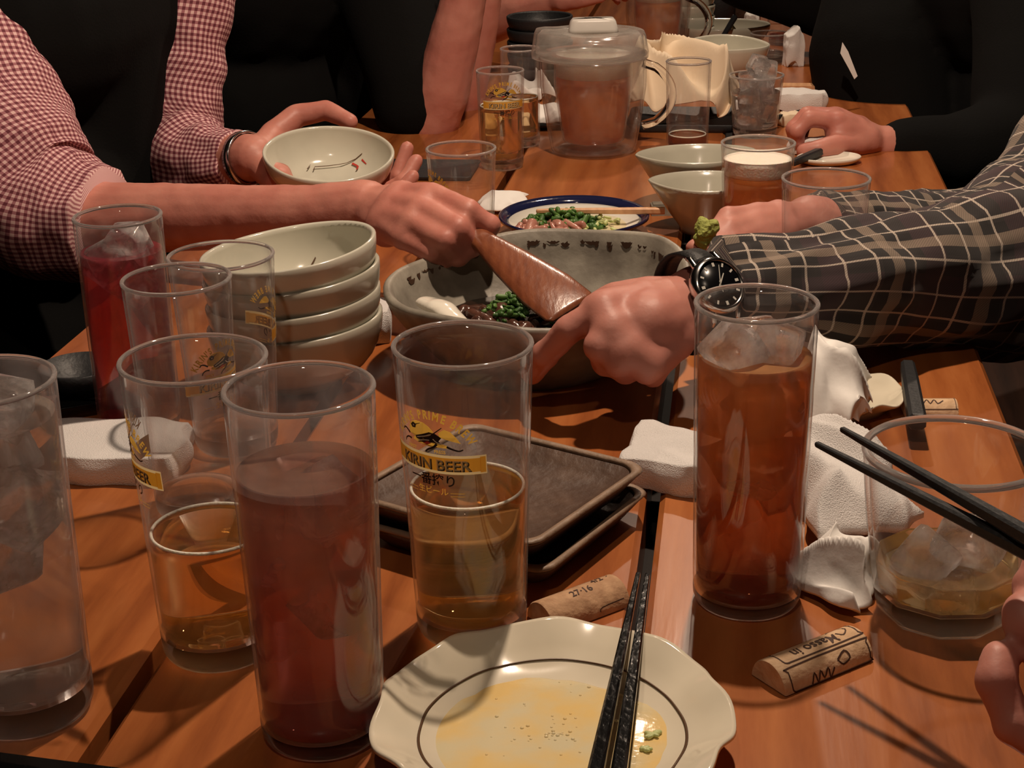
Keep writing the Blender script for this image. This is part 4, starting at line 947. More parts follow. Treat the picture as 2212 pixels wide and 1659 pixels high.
# pitchers
def pitcher(name, label, p, h, rt, rb, level, foam, lid=True, handle_ang=0, n=56, mat='wall_frost', gap=.012):
    t = thing(name, label, 'pitcher', p, 0, 'plastic beer pitchers')
    def ro(z):
        f = z/h; return rb + (rt-rb)*min(1, (f/.55))**.8
    hb = h*.80
    zs = [h*.02 + (hb - h*.02)*i/16 for i in range(17)]
    mb = MB(); mb.lathe([(rb*.86, 0)] + [(ro(z), z) for z in zs] + [(ro(z) - .0025, z) for z in reversed(zs)] + [(rb*.8, .006)], n, 0, loop=False)
    # inner cup
    ri = lambda z: ro(z) - gap
    z0 = h*.10; zi = [z0 + (hb - z0)*i/12 for i in range(13)]
    mb.lathe([(ri(z), z) for z in zi] + [(ri(z) - .0018, z) for z in reversed(zi)], n, 0, loop=True)
    mb.lathe([(ri(hb) - .002, hb-.001), (ro(hb), hb-.001), (ro(hb)+.001, hb+.003), (ri(hb)-.002, hb+.003)], n, 1, loop=True)
    mb.build('body', [M[mat], M['glass']], t)
    mb = MB(); g = .0024
    zz = [z0 + (level - z0)*i/10 for i in range(11)]
    mb.lathe([(.001, z0)] + [(ri(z) - g, z) for z in zz] + [(.001, level)], n, 0); mb.build('beer', M['beer_dark'], t)
    mb = MB(); mb.lathe([(.001, level+.0003), (ri(level)-g, level+.0003), (ri(level+foam)-g, level+foam), (.001, level+foam+.001)], n, 0); mb.build('foam', M['foam'], t)
    if lid:
        def lp(a, r, z):
            k = max(0, math.cos(a - math.pi*.97))**10; rr = r*(1 + .12*k); return (rr*math.cos(a), rr*math.sin(a), z + .004*k*(z > hb+.01))
        mb = MB(); e = rt
        mb.lathe([(e*.97, hb-.003), (e*1.03, hb-.002), (e*1.04, hb+.004), (e*.985, h-.006), (e*.95, h-.001), (e*.86, h), (.001, h-.002), (.001, h-.0045), (e*.86, h-.003), (e*.93, h-.008), (e*.97, hb+.004)], n, 0, plan=lp)
        mb.build('lid', M['wall_frost_lid'], t)
        mb = MB(); w = e*.42
        mb.rings([[(x, y*.8, z) for x, y in rrect(w*s, w*.62*s, w*.3, 6)] for s, z in ((1.12, h-.002), (1.08, h+.003), (1.0, h+.011), (.9, h+.014), (.02, h+.0145))], 0); mb.build('lid_tab', M['lid_white'], t)
    # handle
    pts = []
    for k in range(15):
        a = k/14; x = ro(h*.55) - .004 + .034*math.sin(math.pi*a)**.55; z = h*.74 - (h*.52)*a; pts.append(Vector((x, 0, z)))
    ra = Matrix.Rotation(handle_ang, 3, 'Z'); pts = [ra @ q for q in pts]; rings = []
    for k, q in enumerate(pts):
        d = (pts[min(k+1, 14)] - pts[max(k-1, 0)]).normalized(); sd = ra @ Vector((0, 1, 0)); nn = sd.cross(d)
        rings.append([q + sd*(.0085*math.cos(2*math.pi*j/12)) + nn*(.0052*math.sin(2*math.pi*j/12)) for j in range(12)])
    mb = MB(); mb.rings(rings, 0); mb.build('handle', M['glass_plastic'], t)
    return t
M['wall_frost_lid'] = glass_wall('frosted_lid', .17, hazecol=(.85, .80, .74), rough=.15)
M['lid_white'] = pbr('milky_lid_tab', (.80, .76, .70), .35, trans=.25)
M['glass_plastic'] = pbr('clear_plastic', (.95, .94, .93), .06, trans=1, ior=1.35)
p, h, rt, rb = fit(1282, 346, 178, 66, 232)
pitcher('beer_pitcher', 'double-walled plastic pitcher of beer with foam and milky lid', p, h, rt, rb, hgt(162, p), hgt(116, p) - hgt(162, p), handle_ang=R(-8), gap=.016)
p2_, h2, rt2, rb2 = fit(1420, 150, 105, -60, 140)
pitcher('beer_pitcher', 'second beer pitcher further back, without foam showing', p2_, h2*1.0, rt2, rb2, h2*.70, .012, handle_ang=R(-20))

# ---------------------------------------------------------------- the rest of the far table
# paper-lined basket
bk = on(1478, 268); bk.z = T
t = thing('food_basket', 'black tray lined with crumpled cream paper, behind the amber glass', 'tray', bk, R(-8))
mb = MB(); mb.rings([rr_ for rr_ in ([(x, y, z) for x, y in rrect(.070*s, .058*s, .01, 6)] for s, z in ((.9, 0), (.92, .001), (1.0, .010), (.98, .011), (.9, .003), (.1, .003)))], 0); mb.build('tray_body', M['black_matte'], t)
sheet('liner_paper', 'crumpled cream paper standing up in the black tray', 'paper', Vector((bk.x-.002, bk.y-.004, T+.003)), .068, .066, R(-6), 'paper_cream', 22, amp=.066, freq=20, th=.0012, base=.016, droop=.8, edge=.22)
lumps('fried_scraps', 'fried scraps in the cream paper seen through the amber glass', 'food', (bk.x-.012, bk.y+.03, T+.046), (.022, .012), 24, .010, 'meat_pink', 41, hgt_=.02)
# small dishes at the left
q = on(1150, 268); t = thing('square_plate', 'black square plate with white napkin, left of the lidded pitcher', 'plate', q, R(4))
mb = MB(); mb.rings([[(x, y, z) for x, y in rrect(.055*s, .045*s, .006, 5)] for s, z in ((.9, 0), (1, .006), (.98, .0075), (.9, .003), (.1, .003))], 0); mb.build('body', M['black_lacquer'], t)
sheet('paper_napkin', 'white napkin lying on the black square plate', 'napkin', q + Vector((.004, -.002, .004)), .044, .036, R(10), 'paper', 25, amp=.012, freq=24, th=.001)
for i in range(5):
    q = on(1168, 196); b_ = bowl('dark_bowl', ['lowest', 'second', 'middle', 'fourth', 'topmost'][i] + ' dark bowl of the stack left of the lidded pitcher', q + Vector((0, 0, .0015 + .017*i)), R(10*i), a=.046, b=.046, h=.034, mat='black_matte', group='stacked dark bowls', wv=0, pointy=1, paint=False)
sheet('paper_tissue', 'upright white tissue in front of the stacked dark bowls', 'tissue', on(1140, 214), .026, .018, R(15), 'paper', 29, amp=.040, freq=34, th=.001, n=44)
sheet('paper_napkin', 'folded white napkin behind the nearly empty beer glass', 'napkin', on(1085, 445), .022, .034, R(-12), 'paper', 30, amp=.006, freq=18, th=.001, n=40)
q = on(905, 372); mb = MB(); mb.rings([[(x, y, z) for x, y in rrect(.065*s, .042*s, .004, 5)] for s, z in ((.95, 0), (1, .004), (.99, .0055), (.93, .002), (.1, .002))], 0); o = mb.build('slate_plate', M['black_matte'], rot=(0, 0, R(-8)), loc=q); props(o, 'thin dark plate at the table edge behind the tilted bowl', 'plate')
# right side of the far table
cloth('hand_towel', 'folded white towel right of the ice glass', 'towel', on(1725, 236), (.036, .022, .014), R(-10), 'towel', 33, crease=.25, freq=34, sq=.4)
cloth('paper_tissue', 'small crumpled tissue in front of the folded white towel', 'tissue', on(1735, 268), (.034, .012, .008), R(5), 'paper_cream', 35, crease=.5, freq=50, sq=.4)
stick('chopstick', 'dark chopstick in front of the folded white towel', on(1640, 262, .012), on(1738, 240, .012), .004, .006, 'black_matte')
q = on(1765, 345); 
stick('black_pen', 'thick black stick lying in front of the resting hand', on(1712, 352, .010), on(1776, 325, .010), .008, .009, 'black_matte')
q = on(1790, 352); mb = MB(); mb.lathe([(.001, .001), (.026, .001), (.030, .004), (.0315, .0075), (.0305, .0082), (.027, .0045), (.001, .003)], 40, 0, plan=lambda a, r, z: (r*1.15*math.cos(a), r*.8*math.sin(a), z)); o = mb.build('sauce_dish', M['white_glaze'], loc=q); props(o, 'small white oval dish by the empty wide tumbler', 'dish')
cloth('hand_towel', 'wet rolled towel under the resting hand', 'towel', on(1778, 332), (.040, .014, .010), R(-8), 'towel', 37, crease=.2, freq=40, sq=.4)
q = on(1590, 148)
bowl('leaf_bowl', 'white boat-shaped bowl with a dot inside, behind the ice glass', on(1562, 166), R(4), (R(6), 0), a=.066, b=.044, h=.048, mat='ceramic', wv=-.002, pointy=.8, paint=False)
q = on(1556, 108); bowl('wide_bowl', 'wide shallow grey bowl with a spoon, behind the boat-shaped bowl', q, 0, a=.078, b=.060, h=.040, mat='ceramic_grey', wv=0, pointy=1, paint=False)
stick('serving_spoon', 'dark spoon handle leaning in the wide shallow bowl', on(1556, 88, .030), on(1588, 36, .06), .006, .008, 'black_matte')
mb = MB(); mb.capsule(at(1580, 66, on(1556, 108).y - .01), at(1578, 50, on(1556, 108).y), .008, .002, n=8); props(mb.build('lemon_wedge', M['oil']), 'yellow lemon wedge in the wide shallow bowl', 'fruit')
for i in range(4):
    bowl('small_bowl', ['lowest', 'second', 'third', 'topmost'][i] + ' small white bowl of the stack beside the second pitcher', on(1494, 106) + Vector((0, 0, .0015 + .017*i)), R(12*i), a=.036, b=.036, h=.034, mat='ceramic', group='stacked small white bowls', wv=0, pointy=1, paint=False)
p, h, rt, rb = fit(1660, 140, 66, 70, 82)
tumbler('whisky_tumbler', 'clear tumbler a third full, behind the ice glass', 'glass', p, h, rt, rb, tb_=.01, liq='water', level=h*.35, ring=False, n=40)
p, h, rt, rb = fit(1690, 100, 58, 22, 72)
tumbler('whisky_tumbler', 'clear tumbler at the back of the far table, dark drink inside', 'glass', p, h, rt, rb, tb_=.01, liq='tea_dark', level=h*.3, ring=False, n=40)
cloth('paper_tissue', 'white tissue ball left of the third-full clear tumbler', 'tissue', on(1605, 105), (.014, .012, .014), 0, 'paper', 44, crease=.4, freq=60)
cloth('paper_tissue', 'white tissue standing behind the third-full clear tumbler', 'tissue', on(1622, 72), (.013, .010, .018), 0, 'paper', 45, crease=.4, freq=60)
cloth('hand_towel', 'grey-white towel hanging over glasses at the right end', 'towel', on(1712, 142), (.014, .012, .028), R(10), 'towel', 46, crease=.5, freq=40, sq=.3)
q = on(1735, 195); mb = MB(); mb.box((-.03, -.012, 0), (.03, .012, .008)); o = mb.build('wooden_block', M['wood_pale'], smooth=False, loc=q, rot=(0, 0, R(-10))); props(o, 'pale wooden chopstick box behind the folded white towel', 'box')
for i, (u, v, hh, lb) in enumerate(((1500, 50, .11, 'dark bottle-like cup at the far end beside the stacked white bowls'), (1550, 44, .12, 'dark cup at the far end behind the wide shallow bowl'), (1604, 40, .12, 'dark red-brown cup at the far end behind the lemon wedge'))):
    q = on(u, v + 18); mb = MB(); mb.lathe([(.001, 0), (.026, 0), (.030, .004), (.033, hh), (.031, hh), (.028, .006), (.001, .006)], 28, 0); props(mb.build('cup', M['tray'] if i == 2 else M['black_matte'], loc=q), lb, 'cup', 'cups at the far end')
# things on the left edge of the near table
q = on(118, 868); mb = MB(); mb.rings([[(x, y, z) for x, y in rrect(.07*s, .045*s, .012, 6)] for s, z in ((.9, 0), (1, .010), (.99, .0115), (.92, .004), (.1, .004))], 0); o = mb.build('lacquer_tray', M['black_lacquer'], loc=q, rot=(0, 0, R(25))); props(o, 'black lacquer tray at the left table edge behind the rolled towel', 'tray')
q = on(178, 850, .004); mb = MB(); mb.lathe([(.001, .002), (.018, .002), (.027, .012), (.029, .022), (.0275, .0225), (.024, .012), (.001, .005)], 36, 0); o = mb.build('sauce_cup', M['black_matte'], loc=q); props(o, 'small dark cup on the black lacquer tray', 'cup')

q = on(-60, 1800); mb = MB(); mb.rings([[(x, y, z) for x, y in rrect(.07*s, .045*s, .010, 6)] for s, z in ((.9, 0), (1, .008), (.99, .0095), (.92, .004), (.1, .004))], 0); o = mb.build('lacquer_tray', M['black_lacquer'], loc=q, rot=(0, 0, R(-14))); props(o, 'black lacquer tray at the nearest left corner of the table, mostly cut off', 'tray')
# ---------------------------------------------------------------- people
def J(*t): return at(t[0], t[1], t[2])
def hand(mb, wrist, rw, mcp, fingers, thumb, fr=.0088, tip=.0068, palm=.0125):
    w = J(*wrist); ms = [J(*q) for q in mcp]
    for i, q in enumerate(ms): mb.capsule(w, q, rw*.78, palm*(.92 if i < 3 else .82))
    for a, b in zip(ms, ms[1:]):
        mb.capsule(a, b, palm*.9, palm*.85); mb.capsule((a*.55 + w*.45), (b*.55 + w*.45), rw*.7, rw*.7)
    for i, f in enumerate(fingers):
        pts = [ms[i]] + [J(*q) for q in f]; s = (1, 1.04, .98, .86)[i]
        rad = [fr*1.14*s] + [fr*s + (tip-fr)*s*(k/(len(pts)-2)) for k in range(len(pts)-1)]
        mb.chain(pts, rad)
        for q in pts[1:-1]: mb.capsule(q, q + Vector((0, 0, .0002)), fr*1.06*s, fr*1.06*s, n=12)
    tp = [J(*q) for q in thumb]; k = len(tp)
    mb.capsule(w, tp[0], rw*.72, .0145)
    mb.chain(tp, [.0145 - (.0145 - .0088)*i/(k-1) for i in range(k)])
def arm(mb, pts): 
    P = [J(*q[:3]) for q in pts]; mb.chain(P, [q[3] for q in pts], n=18)
def skinned(mb, name, t, mat, vox=.0022, sm=5):
    return remeshed(mb, name, vox, sm, M[mat], t, disp=lambda c, n: .0007*noise.noise(c*70))
def torso(mb, base, top, r, rs, sh=.17, across=(0, 1, 0), flat=.72):
    """seat, chest and shoulders of a seated trunk (world points)"""
    base, top = Vector(base), Vector(top); mid = base.lerp(top, .5)
    ac = Vector(across).normalized()
    fd = ac.cross(Vector((0, 0, 1)))
    for f, w, rr in ((0, .08, r), (.35, .07, r), (.7, .09, r*1.02), (.92, sh - .05, rs)):
        c = base.lerp(top, f); mb.capsule(c - ac*w, c + ac*w, rr, rr, n=20)
    for f0, f1, r0, r1 in ((0, .35, r, r), (.35, .7, r, r*1.02), (.7, .92, r*1.02, rs)): mb.capsule(base.lerp(top, f0), base.lerp(top, f1), r0, r1, n=20)
def uvsleeve(t, name, pts, mat, **k):
    P = [tuple(J(*q[:3])) + (q[3],) for q in pts]; return sweep(name, P, M[mat], t, **k)

# --- man in the pink check shirt, left: right arm across the table with the spatula, left hand holding a bowl
root = at(90, 500, 1.66); root.z = .42
A = thing('person', 'person in a pink checked shirt and black apron stirring with the wooden spatula', 'person', root)
mb = MB()
arm(mb, [(-180, -120, 1.60, .045), (-40, 280, 1.48, .044), (60, 500, 1.44, .041), (210, 478, 1.415, .036), (350, 470, 1.395, .0315), (520, 468, 1.36, .028), (680, 466, 1.325, .0265), (790, 455, 1.30, .0265)])
hand(mb, (795, 455, 1.30), .0265, [(932, 422, 1.245), (908, 450, 1.228), (890, 482, 1.217), (870, 512, 1.214)],
     [[(1012, 455, 1.210), (1056, 488, 1.212), (1048, 520, 1.226)], [(990, 494, 1.196), (1018, 530, 1.205), (990, 538, 1.236)], [(962, 520, 1.190), (990, 552, 1.203), (962, 550, 1.236)], [(930, 545, 1.196), (952, 566, 1.208), (930, 556, 1.236)]],
     [(850, 432, 1.29), (935, 432, 1.285), (990, 455, 1.27), (1030, 490, 1.252)], fr=.0095, tip=.0075)
arm(mb, [(418, -120, 1.80, .036), (396, 285, 1.735, .033), (420, 345, 1.69, .032), (470, 350, 1.66, .031), (545, 340, 1.615, .024)])
hand(mb, (552, 342, 1.612), .024, [(636, 392, 1.625), (636, 406, 1.605), (636, 420, 1.585), (636, 432, 1.565)],
     [[(750, 442, 1.60), (858, 382, 1.592), (880, 320, 1.602)], [(760, 450, 1.575), (872, 395, 1.562), (898, 348, 1.575)], [(765, 458, 1.555), (860, 420, 1.540), (892, 380, 1.548)], [(760, 464, 1.535), (840, 440, 1.520), (868, 408, 1.525)]],
     [(592, 290, 1.650), (640, 250, 1.668), (705, 238, 1.668), (756, 262, 1.650)], fr=.0088, tip=.0072)
mb.chain([J(-180, -120, 1.60), J(70, -190, 1.71), J(418, -120, 1.80)], [.045, .05, .036]); mb.chain([J(70, -190, 1.71), J(66, 700, 1.71)], [.05, .07])
skinned(mb, 'body', A, 'skin')
uvsleeve(A, 'shirt_sleeve', [(-230, -330, 1.66, .080), (-165, -60, 1.58, .081), (-85, 150, 1.52, .080), (-5, 330, 1.47, .079), (85, 440, 1.44, .071), (160, 470, 1.425, .060), (225, 478, 1.412, .050)], 'gingham', n=90, seg=56, fold=.0055, fscale=30, seed=1)
uvsleeve(A, 'shirt_sleeve', [(430, -330, 1.86, .062), (412, -60, 1.785, .052), (402, 130, 1.755, .043), (390, 285, 1.733, .046), (420, 345, 1.69, .046), (470, 352, 1.66, .039), (518, 346, 1.635, .030)], 'gingham', n=80, seg=48, fold=.0050, fscale=34, seed=5)
mb = MB(); c0, c1 = at(66, 500, 1.70), at(90, -330, 1.70); c0.z = .555
torso(mb, c0, c1, .125, .09, .19, across=(.25, 1, 0))
kn = Vector((-.02, 1.62, .52)); mb.capsule(c0 + Vector((0, -.12, -.045)), Vector((c0.x+.33, 1.32, .515)), .085, .07, n=18); mb.capsule(c0 + Vector((0, .10, -.045)), Vector((c0.x+.36, 1.72, .515)), .085, .07, n=18)
remeshed(mb, 'apron', .007, 6, M['black_cloth'], A, disp=lambda c, n: .004*noise.noise(Vector((c.x*9, c.y*9, c.z*5))))
# bracelet on the left wrist
def band(name, t, c, axis, r, w, th, mat, n=40, oval=1.0):
    ax = Vector(axis).normalized(); a = ax.orthogonal().normalized(); b = ax.cross(a); rings = []
    for k in range(n):
        an = 2*math.pi*k/n; rd = a*math.cos(an)*oval + b*math.sin(an)
        rings.append([c + rd*(r) - ax*w, c + rd*(r+th) - ax*w*.9, c + rd*(r+th) + ax*w*.9, c + rd*r + ax*w])
    mb = MB(); mb.rings(rings, 0, loop=True); o = mb.build(name, M[mat]); world_child(o, t); return o
wl = J(532, 342, 1.622); band('bracelet', A, wl, J(600, 336, 1.60) - J(470, 350, 1.66), .0262, .005, .0022, 'steel')
# bowl in his left hand
rc = at(705, 332, 1.575); n_ = Vector((0, -math.sin(R(16)), math.cos(R(16))))
bowl('leaf_bowl', 'white bowl held tilted towards us in the left hand of the person in pink checks', rc - n_*.044, 0, (R(16), R(3)), a=.066, b=.058, h=.045, mat='ceramic', wv=.001, pointy=.95)

# --- black t-shirt, elbow on the table
root = at(600, 300, 2.15); root.z = .42
B = thing('person', 'person in a black t-shirt resting bare elbows on the table', 'person', root)
mb = MB()
arm(mb, [(760, -220, 2.12, .048), (905, 235, 2.01, .040), (930, 262, 2.0, .037), (955, 195, 1.99, .0345), (985, 70, 1.985, .031), (1010, -40, 1.98, .026), (1020, -110, 1.98, .023)])
hand(mb, (1020, -110, 1.98), .024, [(1010, -230, 1.95), (1030, -235, 1.965), (1050, -232, 1.985), (1068, -222, 2.0)],
     [[(1020, -290, 1.94), (1045, -310, 1.95), (1060, -290, 1.96)], [(1045, -300, 1.955), (1068, -315, 1.965), (1080, -292, 1.97)], [(1066, -295, 1.975), (1086, -305, 1.985), (1096, -285, 1.985)], [(1082, -280, 1.99), (1100, -285, 2.0), (1106, -268, 2.0)]], [(1000, -150, 1.95), (1015, -200, 1.935), (1040, -240, 1.93)])
arm(mb, [(640, -200, 2.34, .045), (965, 225, 2.16, .037), (985, 258, 2.14, .034), (1003, 190, 2.13, .031), (1035, 40, 2.11, .027), (1050, -60, 2.10, .023)])
hand(mb, (1050, -60, 2.10), .024, [(1055, -170, 2.08), (1075, -172, 2.095), (1092, -165, 2.11), (1106, -155, 2.12)],
     [[(1062, -230, 2.07), (1082, -250, 2.08)], [(1085, -235, 2.09), (1102, -252, 2.095)], [(1104, -225, 2.105), (1118, -240, 2.11)], [(1116, -205, 2.12), (1128, -215, 2.12)]], [(1040, -90, 2.07), (1052, -140, 2.055), (1075, -180, 2.05)])
mb.chain([J(760, -220, 2.12), J(620, -260, 2.25), J(640, -200, 2.34)], [.05, .06, .05]); mb.chain([J(620, -260, 2.25), J(600, 350, 2.2)], [.06, .09])
skinned(mb, 'body', B, 'skin', .0026)
mb = MB(); c0, c1 = at(560, 400, 2.22), at(640, -330, 2.2); c0.z = .555
torso(mb, c0, c1, .135, .095, .20, across=(.3, 1, 0))
mb.chain([J(735, -290, 2.13), J(830, -20, 2.07), J(885, 170, 2.02), J(893, 222, 2.01)], [.075, .066, .056, .053], n=18)
mb.chain([J(650, -260, 2.34), J(800, 0, 2.27), J(905, 160, 2.20)], [.075, .062, .055], n=18)
mb.capsule(c0 + Vector((0, -.1, -.045)), Vector((c0.x+.36, 2.0, .515)), .085, .07); mb.capsule(c0 + Vector((0, .1, -.045)), Vector((c0.x+.38, 2.3, .515)), .085, .07)
remeshed(mb, 'tshirt', .007, 5, M['black_cloth'], B, disp=lambda c, n: .005*noise.noise(Vector((c.x*11, c.y*11, c.z*9))))

# --- next one along, forearm held level
root = at(820, 150, 2.75); root.z = .42
D_ = thing('person', 'person in black further along on the left, bare forearm held level behind the pitcher', 'person', root)
mb = MB()
arm(mb, [(800, -200, 2.72, .045), (905, 60, 2.55, .039), (960, 72, 2.51, .037), (1060, 48, 2.46, .033), (1130, 22, 2.42, .027), (1190, 2, 2.40, .022)])
hand(mb, (1190, 2, 2.40), .022, [(1265, -30, 2.38), (1268, -24, 2.40), (1268, -18, 2.42), (1262, -10, 2.44)],
     [[(1320, -42, 2.37), (1345, -35, 2.37), (1352, -18, 2.37)], [(1325, -36, 2.39), (1350, -28, 2.39), (1356, -12, 2.39)], [(1322, -26, 2.415), (1345, -18, 2.415), (1350, -4, 2.41)], [(1308, -14, 2.44), (1328, -8, 2.44), (1334, 4, 2.43)]], [(1215, 5, 2.375), (1260, 0, 2.36), (1300, -8, 2.355)])
arm(mb, [(690, -200, 2.95, .045), (800, 40, 2.85, .04), (900, 20, 2.75, .03)])
mb.chain([J(800, -200, 2.72), J(740, -240, 2.85), J(690, -200, 2.95)], [.05, .06, .05]); mb.chain([J(740, -240, 2.85), J(740, 250, 2.85)], [.06, .09])
skinned(mb, 'body', D_, 'skin', .003)
mb = MB(); c0, c1 = at(740, 300, 2.88), at(770, -280, 2.85); c0.z = .555
torso(mb, c0, c1, .135, .095, .20, across=(.3, 1, 0)); mb.chain([J(790, -230, 2.73), J(870, -30, 2.62), J(905, 55, 2.56)], [.075, .062, .052], n=16); mb.chain([J(690, -200, 2.95), J(800, 40, 2.85)], [.07, .06])
remeshed(mb, 'shirt', .009, 5, M['black_cloth'], D_, disp=lambda c, n: .005*noise.noise(c*10))

# --- black clothes on the right, hand resting on the table
root = at(2060, 400, 2.15); root.z = .42
G = thing('person', 'person in black on the right resting one hand beside the black stick', 'person', root)
mb = MB()
arm(mb, [(2230, -150, 2.10, .045), (2210, 310, 1.90, .038), (2050, 330, 1.86, .031), (1908, 312, 1.835, .0225)])
hand(mb, (1900, 308, 1.835), .0235, [(1808, 262, 1.810), (1802, 255, 1.830), (1804, 252, 1.850), (1816, 256, 1.868)],
     [[(1748, 256, 1.805), (1722, 284, 1.802), (1726, 314, 1.806)], [(1742, 250, 1.828), (1715, 278, 1.824), (1718, 308, 1.826)], [(1748, 247, 1.848), (1720, 272, 1.845), (1720, 300, 1.845)], [(1764, 251, 1.868), (1738, 270, 1.865), (1734, 294, 1.862)]],
     [(1852, 312, 1.805), (1805, 314, 1.790), (1765, 322, 1.782), (1736, 326, 1.785)], fr=.0098, tip=.0078, palm=.0140)
a, b, c = J(1870, 305, 1.82), J(1815, 285, 1.81), J(1830, 312, 1.80); mb.capsule(a, b, .020, .018); mb.capsule(a, c, .020, .015)
arm(mb, [(1960, -190, 2.42, .045), (1780, -40, 2.45, .04), (1580, -85, 2.50, .032), (1500, -95, 2.52, .024)])
hand(mb, (1500, -95, 2.52), .022, [(1420, -95, 2.50), (1418, -92, 2.52), (1420, -88, 2.54), (1428, -84, 2.56)],
     [[(1370, -90, 2.49), (1350, -75, 2.49)], [(1365, -86, 2.51), (1345, -70, 2.51)], [(1370, -80, 2.535), (1352, -66, 2.535)], [(1384, -76, 2.555), (1368, -64, 2.555)]], [(1470, -75, 2.495), (1430, -65, 2.48), (1400, -60, 2.475)])
mb.chain([J(2230, -150, 2.10), J(2100, -200, 2.28), J(1960, -190, 2.42)], [.05, .06, .05]); mb.chain([J(2100, -200, 2.28), J(2120, 400, 2.25)], [.06, .09])
skinned(mb, 'body', G, 'skin', .0026)
mb = MB(); c0, c1 = at(2225, 500, 2.25), at(2090, -290, 2.25); c0.z = .555
torso(mb, c0, c1, .150, .10, .21, across=(-.2, 1, 0))
mb.chain([J(2250, -220, 2.12), J(2240, -60, 2.04), J(2230, 120, 1.975), J(2215, 300, 1.90), J(2060, 330, 1.862), J(1945, 318, 1.842)], [.080, .080, .074, .064, .046, .033], n=18)
mb.chain([J(1960, -230, 2.40), J(1860, -20, 2.42), J(1780, -10, 2.44), J(1600, -62, 2.50)], [.09, .075, .065, .05], n=18)
mb.chain([J(1990, -100, 2.30), J(1905, 110, 2.20), J(1930, 330, 2.16)], [.12, .10, .09], n=18)
mb.capsule(c0 + Vector((0, -.1, -.045)), Vector((c0.x-.34, 2.05, .515)), .085, .07); mb.capsule(c0 + Vector((0, .1, -.045)), Vector((c0.x-.36, 2.4, .515)), .085, .07)
remeshed(mb, 'shirt', .007, 5, M['black_cloth'], G, disp=lambda c, n: .005*noise.noise(Vector((c.x*10, c.y*10, c.z*8))))
q = at(1838, 128, 2.08); mb = MB(); mb.rings([[q + Vector((x, .02*s, z)) for x, z in ((-.012, .022), (-.004, .010), (.010, -.022), (.006, -.026), (-.002, -.012), (-.014, .008))] for s in (0, .06)], 0); o = mb.build('cloth_tag', M['paper'], smooth=False); world_child(o, G)

# --- plaid sleeve and watch, right
root = at(2420, 700, 1.40); root.z = .42
E = thing('person', 'person in a dark plaid flannel shirt with a black-dial wristwatch gripping the serving dish', 'person', root)
mb = MB()
arm(mb, [(2450, 240, 1.36, .05), (2230, 570, 1.24, .045), (1990, 600, 1.165, .038), (1760, 612, 1.10, .032), (1600, 640, 1.068, .0285), (1510, 655, 1.05, .0275)])
hand(mb, (1495, 660, 1.045), .0285, [(1302, 672, 1.006), (1322, 715, .992), (1350, 756, .985), (1398, 782, .985)],
     [[(1228, 712, 1.004), (1178, 766, 1.016), (1150, 808, 1.028)], [(1292, 748, .985), (1308, 780, 1.005), (1335, 765, 1.025)], [(1334, 784, .980), (1350, 800, 1.000), (1380, 782, 1.02)], [(1396, 804, .982), (1412, 810, 1.00), (1432, 790, 1.015)]],
     [(1405, 640, 1.05), (1330, 645, 1.055), (1285, 665, 1.058), (1262, 690, 1.06)], fr=.0100, tip=.0082, palm=.0165)
a, b, c = J(1440, 690, 1.03), J(1400, 700, 1.005), J(1420, 750, 1.005); mb.capsule(a, b, .026, .024); mb.capsule(a, c, .026, .019)
arm(mb, [(2500, 240, 1.62, .05), (2240, 500, 1.50, .040), (2000, 510, 1.42, .034), (1820, 492, 1.345, .026), (1745, 484, 1.320, .025)])
hand(mb, (1740, 482, 1.318), .0245, [(1630, 466, 1.278), (1628, 482, 1.264), (1632, 500, 1.256), (1645, 518, 1.252)],
     [[(1572, 470, 1.255), (1545, 500, 1.243), (1515, 528, 1.232)], [(1575, 495, 1.243), (1540, 525, 1.232), (1500, 535, 1.222)], [(1582, 518, 1.236), (1550, 545, 1.226), (1515, 548, 1.218)], [(1600, 535, 1.236), (1572, 555, 1.228), (1545, 558, 1.222)]],
     [(1690, 500, 1.285), (1630, 525, 1.255), (1575, 535, 1.23), (1535, 540, 1.212)], fr=.0092, tip=.0072)
mb.chain([J(2450, 240, 1.36), J(2510, 160, 1.50), J(2500, 240, 1.62)], [.05, .06, .05]); mb.chain([J(2510, 160, 1.50), J(2560, 800, 1.52)], [.06, .09])
skinned(mb, 'body', E, 'skin_pale', .0022, 11)
uvsleeve(E, 'shirt_sleeve', [(1552, 628, 1.056, .0315), (1640, 624, 1.072, .0335), (1760, 614, 1.10, .0410), (1880, 606, 1.135, .0480), (2000, 605, 1.165, .0555), (2100, 590, 1.20, .0640), (2190, 568, 1.24, .0760), (2330, 480, 1.29, .083), (2440, 290, 1.35, .084), (2500, 190, 1.42, .085), (2520, 150, 1.48, .075)], 'plaid', n=110, seg=64, fold=.0095, fscale=15, seed=8, lon=.7)
uvsleeve(E, 'shirt_sleeve', [(1768, 487, 1.328, .030), (1860, 500, 1.365, .036), (2010, 516, 1.42, .045), (2240, 505, 1.50, .056), (2420, 340, 1.58, .065), (2500, 240, 1.62, .078), (2520, 160, 1.56, .075)], 'plaid', n=70, seg=48, fold=.007, fscale=20, seed=14)
P_ = [tuple(at(2560, 900, 1.52)) + (.15,), tuple(at(2545, 600, 1.52)) + (.155,), tuple(at(2520, 250, 1.51)) + (.16,), tuple(at(2510, 110, 1.50)) + (.13,), tuple(at(2505, 10, 1.50)) + (.07,)]
P_[0] = (P_[0][0], P_[0][1], .45, .15); sweep('shirt_front', P_, M['plaid'], E, n=50, seg=56, flat=.75, fdir=(1, 0, 0), fold=.006, fscale=10, seed=3)
